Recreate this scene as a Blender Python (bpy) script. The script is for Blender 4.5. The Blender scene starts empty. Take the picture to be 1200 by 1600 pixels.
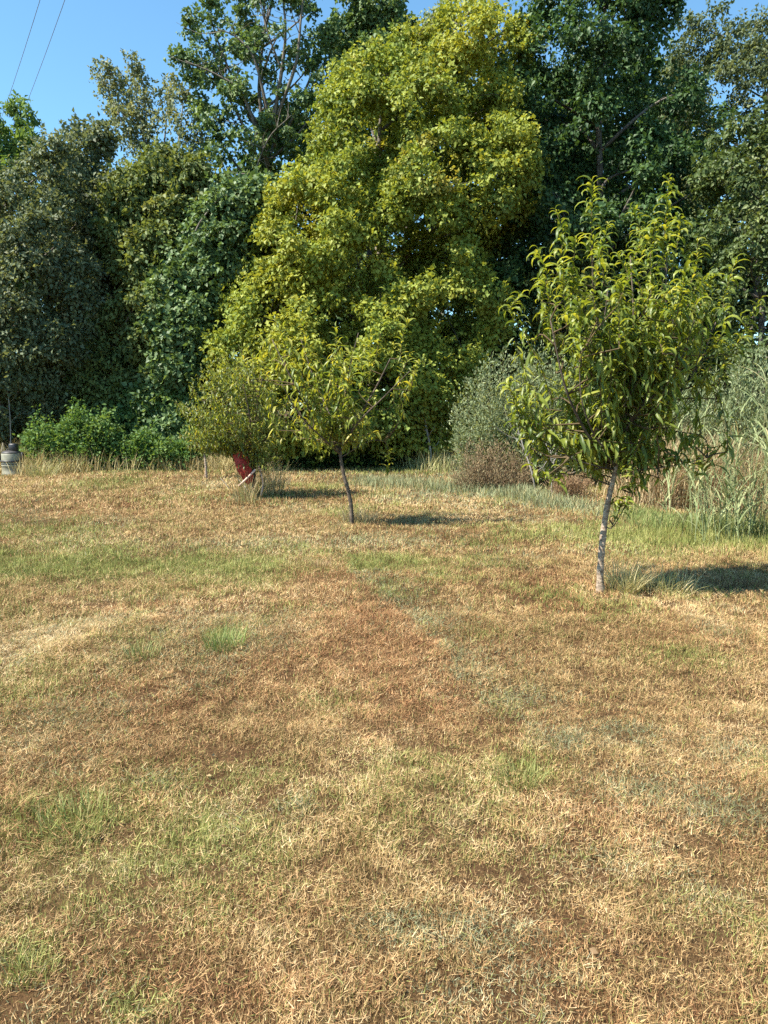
import bpy, math
import numpy as np
from mathutils import Vector, Matrix

# ------------------------------------------------------------------ camera, sky, sun, exposure
SC = bpy.context.scene
COL = SC.collection
PITCH = math.radians(7.9)
FPX = 1155.6                      # focal length in photo pixels (26 mm equivalent, portrait)
EYE = 1.5

cam_d = bpy.data.cameras.new("camera")
cam_d.sensor_fit = 'VERTICAL'; cam_d.sensor_height = 36.0; cam_d.lens = 26.0
cam_d.clip_start = 0.05; cam_d.clip_end = 4000.0
cam = bpy.data.objects.new("camera", cam_d); COL.objects.link(cam)
cam.location = (0, 0, EYE); cam.rotation_euler = (math.pi / 2 - PITCH, 0, 0)
SC.camera = cam

SUN_EL = math.radians(52.0)
SUN_DIR = np.array([-0.935, -0.354, 0.0]) * math.cos(SUN_EL) + np.array([0, 0, math.sin(SUN_EL)])   # towards the sun

world = bpy.data.worlds.new("World"); SC.world = world; world.use_nodes = True
wn = world.node_tree; wn.nodes.clear()
w_out = wn.nodes.new("ShaderNodeOutputWorld"); w_bg = wn.nodes.new("ShaderNodeBackground")
sky = wn.nodes.new("ShaderNodeTexSky"); sky.sky_type = 'NISHITA'; sky.sun_disc = False
sky.sun_elevation = SUN_EL; sky.sun_rotation = math.atan2(SUN_DIR[0], SUN_DIR[1])
sky.air_density = 1.0; sky.dust_density = 0.0; sky.ozone_density = 1.0; sky.altitude = 100
w_bg.inputs[1].default_value = 0.1
tint = wn.nodes.new("ShaderNodeMix"); tint.data_type = 'RGBA'; tint.blend_type = 'MULTIPLY'; tint.inputs[0].default_value = 1.0
tint.inputs[7].default_value = (.70, .99, 1.03, 1)          # camera's clear cyan-blue rendering of the sky
wn.links.new(sky.outputs[0], tint.inputs[6]); wn.links.new(tint.outputs[2], w_bg.inputs[0]); wn.links.new(w_bg.outputs[0], w_out.inputs[0])

sun_d = bpy.data.lights.new("sun", 'SUN'); sun_d.energy = 5.0; sun_d.angle = math.radians(0.55)
sun_d.color = (1.0, 0.945, 0.83)
sun = bpy.data.objects.new("sun", sun_d); COL.objects.link(sun)
sun.rotation_euler = Vector((-SUN_DIR).tolist()).to_track_quat('-Z', 'Y').to_euler()
sun.location = (SUN_DIR * 60).tolist()

SC.view_settings.view_transform = 'Standard'; SC.view_settings.look = 'None'
SC.view_settings.gamma = 1.0; SC.view_settings.use_curve_mapping = False
SC.view_settings.exposure = 1.36
SC.render.engine = 'CYCLES'
SC.cycles.max_bounces = 5; SC.cycles.diffuse_bounces = 3; SC.cycles.glossy_bounces = 2
SC.cycles.transmission_bounces = 4; SC.cycles.transparent_max_bounces = 4
SC.cycles.caustics_reflective = False; SC.cycles.caustics_refractive = False
SC.cycles.use_denoising = False

# ------------------------------------------------------------------ helpers: layout
cA, sA = math.cos(PITCH), math.sin(PITCH)
def _ray(px, py):
    u = (np.asarray(px, float) - 600) / FPX; v = (800 - np.asarray(py, float)) / FPX
    return u, cA + v * sA, -sA + v * cA
def at(px, py, Y):
    """world point seen at a photo pixel, at depth Y metres ahead"""
    u, f, w = _ray(px, py); t = Y / f
    return np.stack([u * t, np.broadcast_to(np.asarray(Y, float), np.shape(u * t)), EYE + w * t], -1)
def gnd(px, py):
    u, f, w = _ray(px, py); t = EYE / -w
    return np.stack([u * t, f * t], -1)

def _hash(ix, iy, iz, seed):
    h = (ix * 374761393 + iy * 668265263 + iz * 2147483647 + seed * 1274126177) & 0xFFFFFFFF
    h = ((h ^ (h >> 13)) * 1274126177) & 0xFFFFFFFF
    h = ((h ^ (h >> 16)) * 2246822519) & 0xFFFFFFFF
    return ((h ^ (h >> 15)) & 0xFFFF) / 65535.0
def vnoise(p, freq, seed=0):
    """smooth value noise 0..1 for points (N,3) or (N,2)"""
    p = np.asarray(p, float) * freq
    if p.shape[-1] == 2: p = np.concatenate([p, np.zeros(p.shape[:-1] + (1,))], -1)
    i = np.floor(p).astype(np.int64); f = p - i; f = f * f * (3 - 2 * f)
    r = 0
    for dx in (0, 1):
        for dy in (0, 1):
            for dz in (0, 1):
                w = (f[..., 0] if dx else 1 - f[..., 0]) * (f[..., 1] if dy else 1 - f[..., 1]) * (f[..., 2] if dz else 1 - f[..., 2])
                r = r + w * _hash(i[..., 0] + dx, i[..., 1] + dy, i[..., 2] + dz, seed)
    return r
def gz(x, y):
    """height of the lawn"""
    p = np.stack([np.asarray(x, float), np.asarray(y, float)], -1)
    far = np.clip((60 - np.abs(p).max(-1)) / 30, 0, 1)
    return far * (0.07 * (vnoise(p, 0.35, 3) - .5) + 0.035 * (vnoise(p, 1.6, 4) - .5) + 0.02 * (vnoise(p, 5.5, 5) - .5))
def nrm(v):
    return v / np.maximum(np.linalg.norm(v, axis=-1, keepdims=True), 1e-9)

# ------------------------------------------------------------------ helpers: mesh
class Arr:
    """collects triangles with one colour per face"""
    def __init__(s): s.v = []; s.f = []; s.c = []; s.n = 0
    def add(s, v, f, c=None):
        v = np.asarray(v, np.float32).reshape(-1, 3); f = np.asarray(f, np.int32).reshape(-1, 3)
        s.v.append(v); s.f.append(f + s.n); s.n += len(v)
        if c is None: c = np.ones((len(f), 3))
        s.c.append(np.broadcast_to(np.asarray(c, np.float32), (len(f), 3)))
    def mesh(s, name, mat, smooth=False):
        v = np.concatenate(s.v); f = np.concatenate(s.f); c = np.concatenate(s.c)
        me = bpy.data.meshes.new(name)
        me.vertices.add(len(v)); me.vertices.foreach_set("co", v.ravel())
        me.loops.add(f.size); me.loops.foreach_set("vertex_index", f.ravel())
        me.polygons.add(len(f)); me.polygons.foreach_set("loop_start", np.arange(0, f.size, 3, dtype=np.int32))
        if smooth: me.polygons.foreach_set("use_smooth", np.ones(len(f), bool))
        a = me.attributes.new("Col", 'FLOAT_COLOR', 'FACE')
        a.data.foreach_set("color", np.concatenate([c, np.ones((len(c), 1), np.float32)], 1).ravel())
        me.materials.append(mat); me.update()
        return me
    def obj(s, name, mat, parent=None, smooth=False):
        o = bpy.data.objects.new(name, s.mesh(name, mat, smooth)); COL.objects.link(o)
        if parent is not None:
            o.parent = parent
            o.matrix_parent_inverse = Matrix.Translation(-Vector(parent.location))
        return o

def tube(A, pts, rad, sides=6, col=(1, 1, 1), cap=True, lump=0.0, rng=None):
    pts = np.asarray(pts, float); n = len(pts); rad = np.broadcast_to(np.asarray(rad, float), (n,))
    t = nrm(np.gradient(pts, axis=0))
    ref = np.array([0, 0, 1.0]) if abs(t[0][2]) < .8 else np.array([1.0, 0, 0])
    a = nrm(np.cross(t, ref)); b = np.cross(t, a)
    th = np.arange(sides) * 2 * np.pi / sides
    r = rad[:, None] * np.ones(sides)
    if lump and rng is not None: r = r * (1 + lump * rng.uniform(-1, 1, r.shape))
    v = pts[:, None] + r[..., None] * (np.cos(th)[None, :, None] * a[:, None] + np.sin(th)[None, :, None] * b[:, None])
    i, j = np.meshgrid(np.arange(n - 1), np.arange(sides), indexing='ij')
    j2 = (j + 1) % sides
    p, q, r_, s_ = i * sides + j, i * sides + j2, (i + 1) * sides + j2, (i + 1) * sides + j
    f = np.concatenate([np.stack([p, q, r_], -1).reshape(-1, 3), np.stack([p, r_, s_], -1).reshape(-1, 3)])
    if cap:
        k = np.arange(1, sides - 1)
        top = (n - 1) * sides
        f = np.concatenate([f, np.stack([0 * k, k + 1, k], -1), np.stack([top + 0 * k, top + k, top + k + 1], -1)])
    A.add(v.reshape(-1, 3), f, col)

def curve_pts(ctrl, n):
    """Catmull-Rom through control points"""
    c = np.asarray(ctrl, float); c = np.concatenate([[2 * c[0] - c[1]], c, [2 * c[-1] - c[-2]]])
    u = np.linspace(0, len(c) - 3 - 1e-6, n); i = u.astype(int); t = (u - i)[:, None]
    p0, p1, p2, p3 = c[i], c[i + 1], c[i + 2], c[i + 3]
    return .5 * (2 * p1 + (p2 - p0) * t + (2 * p0 - 5 * p1 + 4 * p2 - p3) * t**2 + (3 * p1 - p0 - 3 * p2 + p3) * t**3)

def lathe(A, prof, sides=32, col=(1, 1, 1), center=(0, 0, 0)):
    prof = np.asarray(prof, float); n = len(prof); th = np.arange(sides) * 2 * np.pi / sides
    v = np.stack([prof[:, 0][:, None] * np.cos(th), prof[:, 0][:, None] * np.sin(th), prof[:, 1][:, None] + 0 * th], -1) + np.asarray(center, float)
    i, j = np.meshgrid(np.arange(n - 1), np.arange(sides), indexing='ij'); j2 = (j + 1) % sides
    p, q, r_, s_ = i * sides + j, i * sides + j2, (i + 1) * sides + j2, (i + 1) * sides + j
    A.add(v.reshape(-1, 3), np.concatenate([np.stack([p, q, r_], -1).reshape(-1, 3), np.stack([p, r_, s_], -1).reshape(-1, 3)]), col)

def leaves(A, pos, axis, nor, L, W, col, fold=.18, droop=.12):
    """folded diamond leaves, two triangles each"""
    axis = nrm(axis); side = nrm(np.cross(axis, nor)); nor = np.cross(side, axis)
    L = L[:, None]; W = W[:, None]; N = len(pos)
    v = np.stack([pos, pos + axis * L * .42 + side * W * .5 + nor * W * fold, pos + axis * L - nor * L * droop,
                  pos + axis * L * .42 - side * W * .5 + nor * W * fold], 1)
    b = (np.arange(N) * 4)[:, None, None]
    f = b + np.array([[0, 1, 2], [0, 2, 3]])[None]
    A.add(v.reshape(-1, 3), f.reshape(-1, 3), np.repeat(col, 2, 0))

def blades(A, base, H, W, az, lean, bend, col, rng, segs=3):
    """grass blades: strips that start leaning by `lean` (rad from vertical) and bend further over"""
    N = len(base); k = np.linspace(0, 1, segs + 1)
    ang = lean[:, None] + bend[:, None] * k[None] ** 1.3
    st = (H / segs)[:, None]
    hor = np.concatenate([np.zeros((N, 1)), np.cumsum(np.sin(ang[:, :-1]) * st, 1)], 1)
    ver = np.concatenate([np.zeros((N, 1)), np.cumsum(np.cos(ang[:, :-1]) * st, 1)], 1)
    d = np.stack([np.cos(az), np.sin(az)], -1)
    c = np.stack([base[:, :1] + hor * d[:, :1], base[:, 1:2] + hor * d[:, 1:2], base[:, 2:3] + ver], -1)
    tw = az + np.pi / 2 + rng.uniform(-.9, .9, N)
    s = np.stack([np.cos(tw), np.sin(tw), 0 * tw], -1)[:, None, :]
    w = (W[:, None] * (1 - k[None] ** 2.2) * .5)[..., None]
    left = (c - s * w)[:, :-1]; right = (c + s * w)[:, :-1]; tip = c[:, -1:]
    v = np.concatenate([np.stack([left, right], 2).reshape(N, -1, 3), tip], 1)
    M = 2 * segs + 1; f = []
    for i in range(segs - 1): f += [[2 * i, 2 * i + 1, 2 * i + 3], [2 * i, 2 * i + 3, 2 * i + 2]]
    f += [[2 * segs - 2, 2 * segs - 1, 2 * segs]]
    f = np.array(f)
    A.add(v.reshape(-1, 3), (np.arange(N)[:, None, None] * M + f[None]).reshape(-1, 3), np.repeat(col, len(f), 0))

def pick(rng, pal, n, jit=.12):
    """n colours blended from a palette (rows r,g,b,weight)"""
    pal = np.asarray(pal, float); w = pal[:, 3] / pal[:, 3].sum()
    a = pal[rng.choice(len(pal), n, p=w), :3]; b = pal[rng.choice(len(pal), n, p=w), :3]
    t = rng.uniform(0, .45, (n, 1))
    return (a * (1 - t) + b * t) * (1 + jit * rng.uniform(-1, 1, (n, 1)))

def tag(o, label=None, cat=None, group=None, kind=None):
    if label: o["label"] = label
    if cat: o["category"] = cat
    if group: o["group"] = group
    if kind: o["kind"] = kind
    return o
def empty(name, loc):
    o = bpy.data.objects.new(name, None); COL.objects.link(o); o.location = [float(q) for q in loc]
    o.empty_display_size = .2
    return o

# ------------------------------------------------------------------ materials
def mat_leaf(name, rough=.5, spec=.35, trans=.3, warm=(1.25, 1.1, .5)):
    m = bpy.data.materials.new(name); m.use_nodes = True; t = m.node_tree; t.nodes.clear()
    out = t.nodes.new("ShaderNodeOutputMaterial"); mix = t.nodes.new("ShaderNodeMixShader")
    p = t.nodes.new("ShaderNodeBsdfPrincipled"); tr = t.nodes.new("ShaderNodeBsdfTranslucent")
    at_ = t.nodes.new("ShaderNodeAttribute"); at_.attribute_name = "Col"
    geo = t.nodes.new("ShaderNodeNewGeometry")
    nz = t.nodes.new("ShaderNodeTexNoise"); nz.inputs["Scale"].default_value = 9.0; nz.inputs["Detail"].default_value = 3
    t.links.new(geo.outputs["Position"], nz.inputs["Vector"])
    mr = t.nodes.new("ShaderNodeMapRange"); mr.inputs[1].default_value = .3; mr.inputs[2].default_value = .7
    mr.inputs[3].default_value = .8; mr.inputs[4].default_value = 1.2
    t.links.new(nz.outputs["Fac"], mr.inputs[0])
    mul = t.nodes.new("ShaderNodeVectorMath"); mul.operation = 'SCALE'
    t.links.new(at_.outputs["Color"], mul.inputs[0]); t.links.new(mr.outputs[0], mul.inputs["Scale"])
    w = t.nodes.new("ShaderNodeVectorMath"); w.operation = 'MULTIPLY'; w.inputs[1].default_value = warm
    t.links.new(mul.outputs[0], w.inputs[0])
    t.links.new(mul.outputs[0], p.inputs["Base Color"]); t.links.new(w.outputs[0], tr.inputs["Color"])
    p.inputs["Roughness"].default_value = rough; p.inputs["Specular IOR Level"].default_value = spec
    mix.inputs[0].default_value = trans
    t.links.new(p.outputs[0], mix.inputs[1]); t.links.new(tr.outputs[0], mix.inputs[2]); t.links.new(mix.outputs[0], out.inputs[0])
    return m

def mat_noise(name, c1, c2, scale=8, rough=.85, bump=.3, stretch=(1, 1, 1), detail=6, coord="Object", spec=.2, metal=0.0, lo=.35, hi=.65):
    m = bpy.data.materials.new(name); m.use_nodes = True; t = m.node_tree
    p = t.nodes["Principled BSDF"]
    tc = t.nodes.new("ShaderNodeTexCoord"); mp = t.nodes.new("ShaderNodeMapping"); mp.inputs["Scale"].default_value = stretch
    nz = t.nodes.new("ShaderNodeTexNoise"); nz.inputs["Scale"].default_value = scale; nz.inputs["Detail"].default_value = detail; nz.inputs["Roughness"].default_value = .65
    rp = t.nodes.new("ShaderNodeValToRGB"); rp.color_ramp.elements[0].position = lo; rp.color_ramp.elements[1].position = hi
    rp.color_ramp.elements[0].color = (*c1, 1); rp.color_ramp.elements[1].color = (*c2, 1)
    t.links.new(tc.outputs[coord], mp.inputs[0]); t.links.new(mp.outputs[0], nz.inputs["Vector"]); t.links.new(nz.outputs["Fac"], rp.inputs[0])
    t.links.new(rp.outputs[0], p.inputs["Base Color"])
    p.inputs["Roughness"].default_value = rough; p.inputs["Specular IOR Level"].default_value = spec; p.inputs["Metallic"].default_value = metal
    if bump:
        b = t.nodes.new("ShaderNodeBump"); b.inputs["Strength"].default_value = bump; b.inputs["Distance"].default_value = .02
        t.links.new(nz.outputs["Fac"], b.inputs["Height"]); t.links.new(b.outputs[0], p.inputs["Normal"])
    return m

M_LEAF = mat_leaf("forest_leaf", .55, .22, .36)
M_LEAF_WAXY = mat_leaf("waxy_leaf", .48, .24, .30, (1.2, 1.15, .5))
M_PEACH = mat_leaf("peach_leaf", .4, .4, .48, (1.35, 1.2, .4))
M_BLADE = mat_leaf("grass_blade", .6, .25, .3, (1.1, 1.05, .75))
M_LAWN = mat_leaf("lawn_blade", .65, .2, .2, (1.05, 1.0, .85))
M_DRY = mat_leaf("dry_stalk", .75, .15, .22, (1.1, 1.0, .8))
M_BARK = mat_noise("grey_bark", (.07, .06, .05), (.22, .19, .155), 14, stretch=(1, 1, .25), bump=.6)
M_BARK_PALE = mat_noise("pale_bark", (.2, .17, .14), (.42, .38, .33), 10, stretch=(1, 1, .3), bump=.4)
M_BARK_PEACH = mat_noise("peach_bark", (.14, .095, .065), (.48, .37, .27), 22, stretch=(1, 1, 2.2), bump=.6)
M_LIMB = mat_noise("dark_limb_bark", (.05, .038, .028), (.15, .115, .085), 26, bump=.4)
M_TWIG = mat_noise("reddish_twig", (.06, .042, .022), (.13, .09, .045), 20, bump=.2)

# ------------------------------------------------------------------ ground
def build_ground():
    def axis(lo, hi, step, outer):
        inner = np.arange(lo, hi + 1e-6, step)
        return np.concatenate([lo - np.array(outer)[::-1], inner, hi + np.array(outer)])
    xs = axis(-16, 16, .22, [1, 3, 8, 20, 60, 200, 700, 2000]); ys = axis(-3, 24, .22, [1, 3, 8, 20, 60, 200, 700, 2000])
    X, Y = np.meshgrid(xs, ys, indexing='ij')
    v = np.stack([X, Y, gz(X, Y)], -1).reshape(-1, 3); n = len(ys)
    i, j = np.meshgrid(np.arange(len(xs) - 1), np.arange(n - 1), indexing='ij')
    a = (i * n + j).ravel(); f = np.concatenate([np.stack([a, a + n, a + n + 1], 1), np.stack([a, a + n + 1, a + 1], 1)])
    m = bpy.data.materials.new("soil_and_thatch"); m.use_nodes = True; t = m.node_tree; p = t.nodes["Principled BSDF"]
    g = t.nodes.new("ShaderNodeNewGeometry")
    n1 = t.nodes.new("ShaderNodeTexNoise"); n1.inputs["Scale"].default_value = 1.1; n1.inputs["Detail"].default_value = 5
    n2 = t.nodes.new("ShaderNodeTexNoise"); n2.inputs["Scale"].default_value = 55; n2.inputs["Detail"].default_value = 6; n2.inputs["Roughness"].default_value = .75
    t.links.new(g.outputs["Position"], n1.inputs["Vector"]); t.links.new(g.outputs["Position"], n2.inputs["Vector"])
    r1 = t.nodes.new("ShaderNodeValToRGB"); r1.color_ramp.elements[0].position = .35; r1.color_ramp.elements[1].position = .65
    r1.color_ramp.elements[0].color = (.085, .045, .022, 1); r1.color_ramp.elements[1].color = (.115, .075, .036, 1)
    r2 = t.nodes.new("ShaderNodeValToRGB"); r2.color_ramp.elements[0].position = .35; r2.color_ramp.elements[1].position = .7
    r2.color_ramp.elements[0].color = (.45, .42, .4, 1); r2.color_ramp.elements[1].color = (1.7, 1.65, 1.5, 1)
    mx = t.nodes.new("ShaderNodeMix"); mx.data_type = 'RGBA'; mx.blend_type = 'MULTIPLY'; mx.inputs[0].default_value = 1
    t.links.new(n1.outputs["Fac"], r1.inputs[0]); t.links.new(n2.outputs["Fac"], r2.inputs[0])
    t.links.new(r1.outputs[0], mx.inputs[6]); t.links.new(r2.outputs[0], mx.inputs[7]); t.links.new(mx.outputs[2], p.inputs["Base Color"])
    p.inputs["Roughness"].default_value = .95; p.inputs["Specular IOR Level"].default_value = .1
    b = t.nodes.new("ShaderNodeBump"); b.inputs["Strength"].default_value = .8; b.inputs["Distance"].default_value = .02
    t.links.new(n2.outputs["Fac"], b.inputs["Height"]); t.links.new(b.outputs[0], p.inputs["Normal"])
    A = Arr(); A.add(v, f); o = A.obj("ground", m, smooth=True); tag(o, kind="structure")
build_ground()

# ------------------------------------------------------------------ mown lawn: tufts scattered on the ground
def patch_sum(P, rows):
    s = np.zeros(len(P))
    for px, py, rx, ry, amt in rows:
        c = gnd(px, py); q = ((P[:, 0] - c[0]) / rx) ** 2 + ((P[:, 1] - c[1]) / ry) ** 2
        s = np.maximum(s, amt * np.exp(-q))
    return s
GREEN = [(150, 880, 2.0, .7, .75), (420, 885, .9, .35, .6), (350, 1000, .13, .16, 1.), (225, 1010, .13, .14, .6), (110, 1290, .35, .25, .75), (260, 1340, .45, .3, .5),
         (150, 1420, .25, .12, .55), (45, 1510, .09, .1, .9), (810, 1205, .16, .14, .8), (1065, 1030, .28, .2, .6), (20, 830, 1.2, .6, .45), (1080, 842, 1.2, .85, 1.),
         (210, 1580, .08, .06, .8), (520, 1100, .15, .15, .45), (640, 1190, .25, .15, .45), (600, 880, .5, .3, .35), (20, 1080, .4, .5, .4), (300, 1230, .4, .25, .35), (720, 1240, .3, .2, .3), (1000, 860, .5, .6, .6)]
BLUE = [(600, 945, .22, .4, .55), (640, 985, .2, .25, .5), (720, 1050, .16, .25, .55), (800, 1095, .25, .18, .75), (880, 1160, .14, .12, .95), (965, 1150, .2, .14, .8), (1010, 1240, .22, .16, .6),
        (1130, 1270, .2, .16, .85), (640, 1465, .13, .08, .8), (770, 1470, .14, .1, .75), (520, 850, 1.6, .55, .6), (350, 850, 1.0, .4, .5), (820, 1530, .12, .08, .6), (240, 1230, .15, .08, .5), (380, 1290, .12, .08, .45),
        (740, 768, 2.2, 1.2, .95), (660, 745, 2., 1.5, .8), (860, 790, 1.0, .9, .8), (460, 1270, .1, .08, .6), (1100, 1400, .12, .1, .5), (700, 1560, .12, .05, .5), (1150, 1180, .2, .15, .5), (930, 1350, .15, .1, .4)]
RED = [(560, 990, .9, .7, .7), (300, 1090, .9, .4, .6), (780, 920, 1.3, .5, .6), (650, 905, .8, .4, .6), (60, 1310, .16, .12, .9), (450, 1560, .4, .12, .6), (920, 950, .6, .35, .9), (480, 1020, .6, .4, .5), (60, 1110, .5, .2, .6),
       (1100, 1000, .7, .5, .5), (650, 1110, .4, .3, .6), (380, 1420, .3, .15, .45), (920, 1280, .3, .15, .45), (900, 1480, .3, .12, .5), (650, 772, .5, .5, .9), (1080, 1580, .4, .1, .5), (230, 945, .8, .3, .4), (330, 1560, .3, .1, .6)]
def lawn_fields(P):
    n1 = vnoise(P, .55, 11); n2 = vnoise(P, 1.7, 12); n3 = vnoise(P, 4.5, 13)
    g = patch_sum(P, GREEN) + .6 * np.clip((.5 * n1 + .3 * n2 + .2 * n3 - .48) * 4, 0, 1) + .09
    m1 = vnoise(P, .8, 21); m2 = vnoise(P, 3.1, 22)
    b = patch_sum(P, BLUE) + .35 * np.clip((.6 * m1 + .4 * m2 - .56) * 5, 0, 1)
    r1 = vnoise(P, .7, 31); r2 = vnoise(P, 2.6, 32)
    # worn wheel track running from mid-lawn towards the lower right, sharper on its right edge
    a0, a1 = gnd(545, 890), gnd(860, 1200); d = (a1 - a0) / np.linalg.norm(a1 - a0); q = P - a0; al = q @ d; si = q[:, 0] * d[1] - q[:, 1] * d[0] + .16 * (vnoise(P, 2.5, 35) - .5) + .12 * (vnoise(P, 9., 37) - .5)
    track = (al > -.6) * np.clip(1.6 - al / 3.2, 0, 1); side = si
    on = track * np.clip((side + .05) / .07, 0, 1) * np.clip(1.6 - side / .55, 0, 1); off = track * np.clip((-side + .02) / .08, 0, 1) * np.exp(-np.maximum(-side, 0) / .28)
    g = g * (1 - .6 * on); b = np.maximum(b * (1 - .8 * on), .8 * off * (.45 + vnoise(P, 3., 36)))
    r = .48 * on + patch_sum(P, RED) + .4 * np.clip((.6 * r1 + .4 * r2 - .48) * 4, 0, 1)
    return np.clip(g, 0, 1), np.clip(b, 0, 1), np.clip(r, 0, 1)

def ramp(stops, t):
    x = [q[0] for q in stops]; return np.stack([np.interp(t, x, [q[1][c] for q in stops]) for c in range(3)], -1)
STRAW = [(0, (.12, .064, .026)), (.3, (.36, .23, .098)), (.7, (.58, .40, .19)), (1, (.77, .59, .34))]
REDDISH = [(0, (.11, .048, .021)), (.45, (.37, .19, .085)), (.8, (.57, .345, .165)), (1, (.70, .495, .275))]
GREENS = [(0, (.11, .125, .030)), (.5, (.265, .285, .078)), (.85, (.42, .415, .142)), (1, (.58, .53, .25))]
BLUES = [(0, (.10, .11, .055)), (.5, (.25, .262, .142)), (.85, (.40, .398, .238)), (1, (.57, .53, .34))]
def build_lawn():
    rng = np.random.default_rng(5); A = Arr()
    tall_rows = [(1085, 838, 1.0, .7, 1.), (740, 765, 2.0, 1.0, .8), (860, 785, .9, .7, .7), (1180, 855, .8, .8, .8)]
    #        y0   y1   blades/m2 width segs length
    for y0, y1, dens, w, segs, hs in ((.95, 2.3, 62000, .0022, 1, .50), (2.3, 3.6, 42000, .0027, 1, .56), (3.6, 5.2, 24000, .0035, 1, .66), (5.2, 7.5, 10500, .0050, 1, .82), (7.5, 11, 4300, .0078, 1, .95), (11, 15.5, 1700, .0128, 1, 1.2), (15.5, 21, 750, .019, 1, 1.4)):
        X1 = 0.545 * y1 + .8; n = int(dens * (y1 - y0) * 2 * X1)
        P = np.stack([rng.uniform(-X1, X1, n), rng.uniform(y0, y1, n)], -1); P = P[np.abs(P[:, 0]) < .545 * P[:, 1] + .8]
        # tufted growth: draw blades together round crowns, thin out worn spots
        tuft = vnoise(P, 13., 41) * .5 + vnoise(P, 5.5, 42) * .3 + vnoise(P, 27., 43) * .2
        P = P[tuft + rng.uniform(-.2, .2, len(P)) > .31]; n = len(P)
        tuft = vnoise(P, 13., 41) * .6 + vnoise(P, 5.5, 42) * .4
        g, b, r = lawn_fields(P); u1, u2, u3, tone = rng.uniform(0, 1, (4, n))
        tone = np.clip(tone * .75 + .25 * vnoise(P, 2.3, 46) + .3 * (vnoise(P, .9, 47) - .5) + .35 * (vnoise(P, 9., 48) - .5), 0, 1)
        gm, bm, rm = u1 < g * .85, u2 < b * .8, u3 < r * .85
        col = np.where(rm[:, None], ramp(REDDISH, tone), ramp(STRAW, tone)); col = np.where(bm[:, None], ramp(BLUES, tone), col); col = np.where(gm[:, None], ramp(GREENS, tone), col)
        flat = rng.uniform(0, 1, n) < np.where(gm, .1, np.interp(P[:, 1], [1.5, 5], [.26, .42]))
        H = np.where(gm, rng.uniform(.035, .085, n), rng.uniform(.02, .065, n)) * hs * (.55 + .9 * tuft) * (1 + 1.1 * patch_sum(P, tall_rows))
        lean = np.where(flat, rng.uniform(1.0, 1.5, n), rng.uniform(.03, 1., n) ** 1.25 * .85); bend = np.where(flat, rng.uniform(-.3, .25, n), rng.uniform(.1, 1.0, n))
        z = gz(P[:, 0], P[:, 1]) + np.where(flat, rng.uniform(.003, .03, n) * (.3 + 1.2 * tuft), -.003)
        B = np.concatenate([P, z[:, None]], 1)
        blades(A, B, H * np.where(flat, 1.15, 1), w * rng.uniform(.55, 1.3, n), rng.uniform(0, 6.283, n), lean, bend, col, rng, segs)
    o = A.obj("mown_grass", M_LAWN)
    tag(o, "mown dry lawn grass, tan and brown with green and grey-green patches", "grass", kind="stuff")
build_lawn()

# ------------------------------------------------------------------ woodland trees
def poly_inside(P, poly):
    x, y = P[:, 0], P[:, 1]; ins = np.zeros(len(P), bool); d = np.full(len(P), 1e9); n = len(poly)
    for i in range(n):
        (x1, y1), (x2, y2) = poly[i], poly[(i + 1) % n]
        if y1 != y2:
            c = ((y1 > y) != (y2 > y)) & (x < (x2 - x1) * (y - y1) / (y2 - y1) + x1); ins ^= c
        ex, ey = x2 - x1, y2 - y1; L = ex * ex + ey * ey + 1e-9
        t = np.clip(((x - x1) * ex + (y - y1) * ey) / L, 0, 1)
        d = np.minimum(d, np.hypot(x - x1 - t * ex, y - y1 - t * ey))
    return ins, d

def crown_clusters(rng, poly, Y0, T, n, lump=.9, lump_f=.55, gap=.3, gap_f=.8, seed=0):
    """points through a crown whose outline (at depth Y0) is poly; the surface swells towards and away from the viewer"""
    poly = np.asarray(poly, float)
    C = at(poly[:, 0], poly[:, 1], Y0)[:, [0, 2]]
    lo, hi = C.min(0), C.max(0)
    out = []; need = n; emax = None
    while need > 0:
        m = need * 4 + 200
        P = rng.uniform(lo, hi, (m, 2)); ins, d = poly_inside(P, C)
        if emax is None: emax = np.percentile(d[ins], 97)
        wob = vnoise(P, 1.1, seed + 70) * .9 - .25            # ragged outline
        ok = ins & (d > wob * .35)
        P, d = P[ok], d[ok]
        th = T * np.sqrt(np.clip(d / emax, 0.02, 1)) * (1 - .25 * np.clip(d / emax, 0, 1))
        bump = (vnoise(P, lump_f, seed + 71) - .5) * 2 * lump + (vnoise(P, lump_f * 2.4, seed + 72) - .5) * lump
        u = rng.uniform(0, 1, len(P))
        y = np.where(u < .62, -th - bump * np.minimum(1, th) + rng.exponential(.22, len(P)),
                     np.where(u < .88, rng.uniform(-.9, .9, len(P)) * th, th * rng.uniform(.7, 1.05, len(P))))
        Q = np.stack([P[:, 0], Y0 + y, P[:, 1]], -1)
        keep = (vnoise(Q, gap_f, seed + 73) * .6 + vnoise(Q, gap_f * 2.5, seed + 74) * .4) > gap
        Q = Q[keep & (Q[:, 2] > .15)]
        out.append(Q[:need]); need -= len(out[-1])
    return np.concatenate(out)

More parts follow.
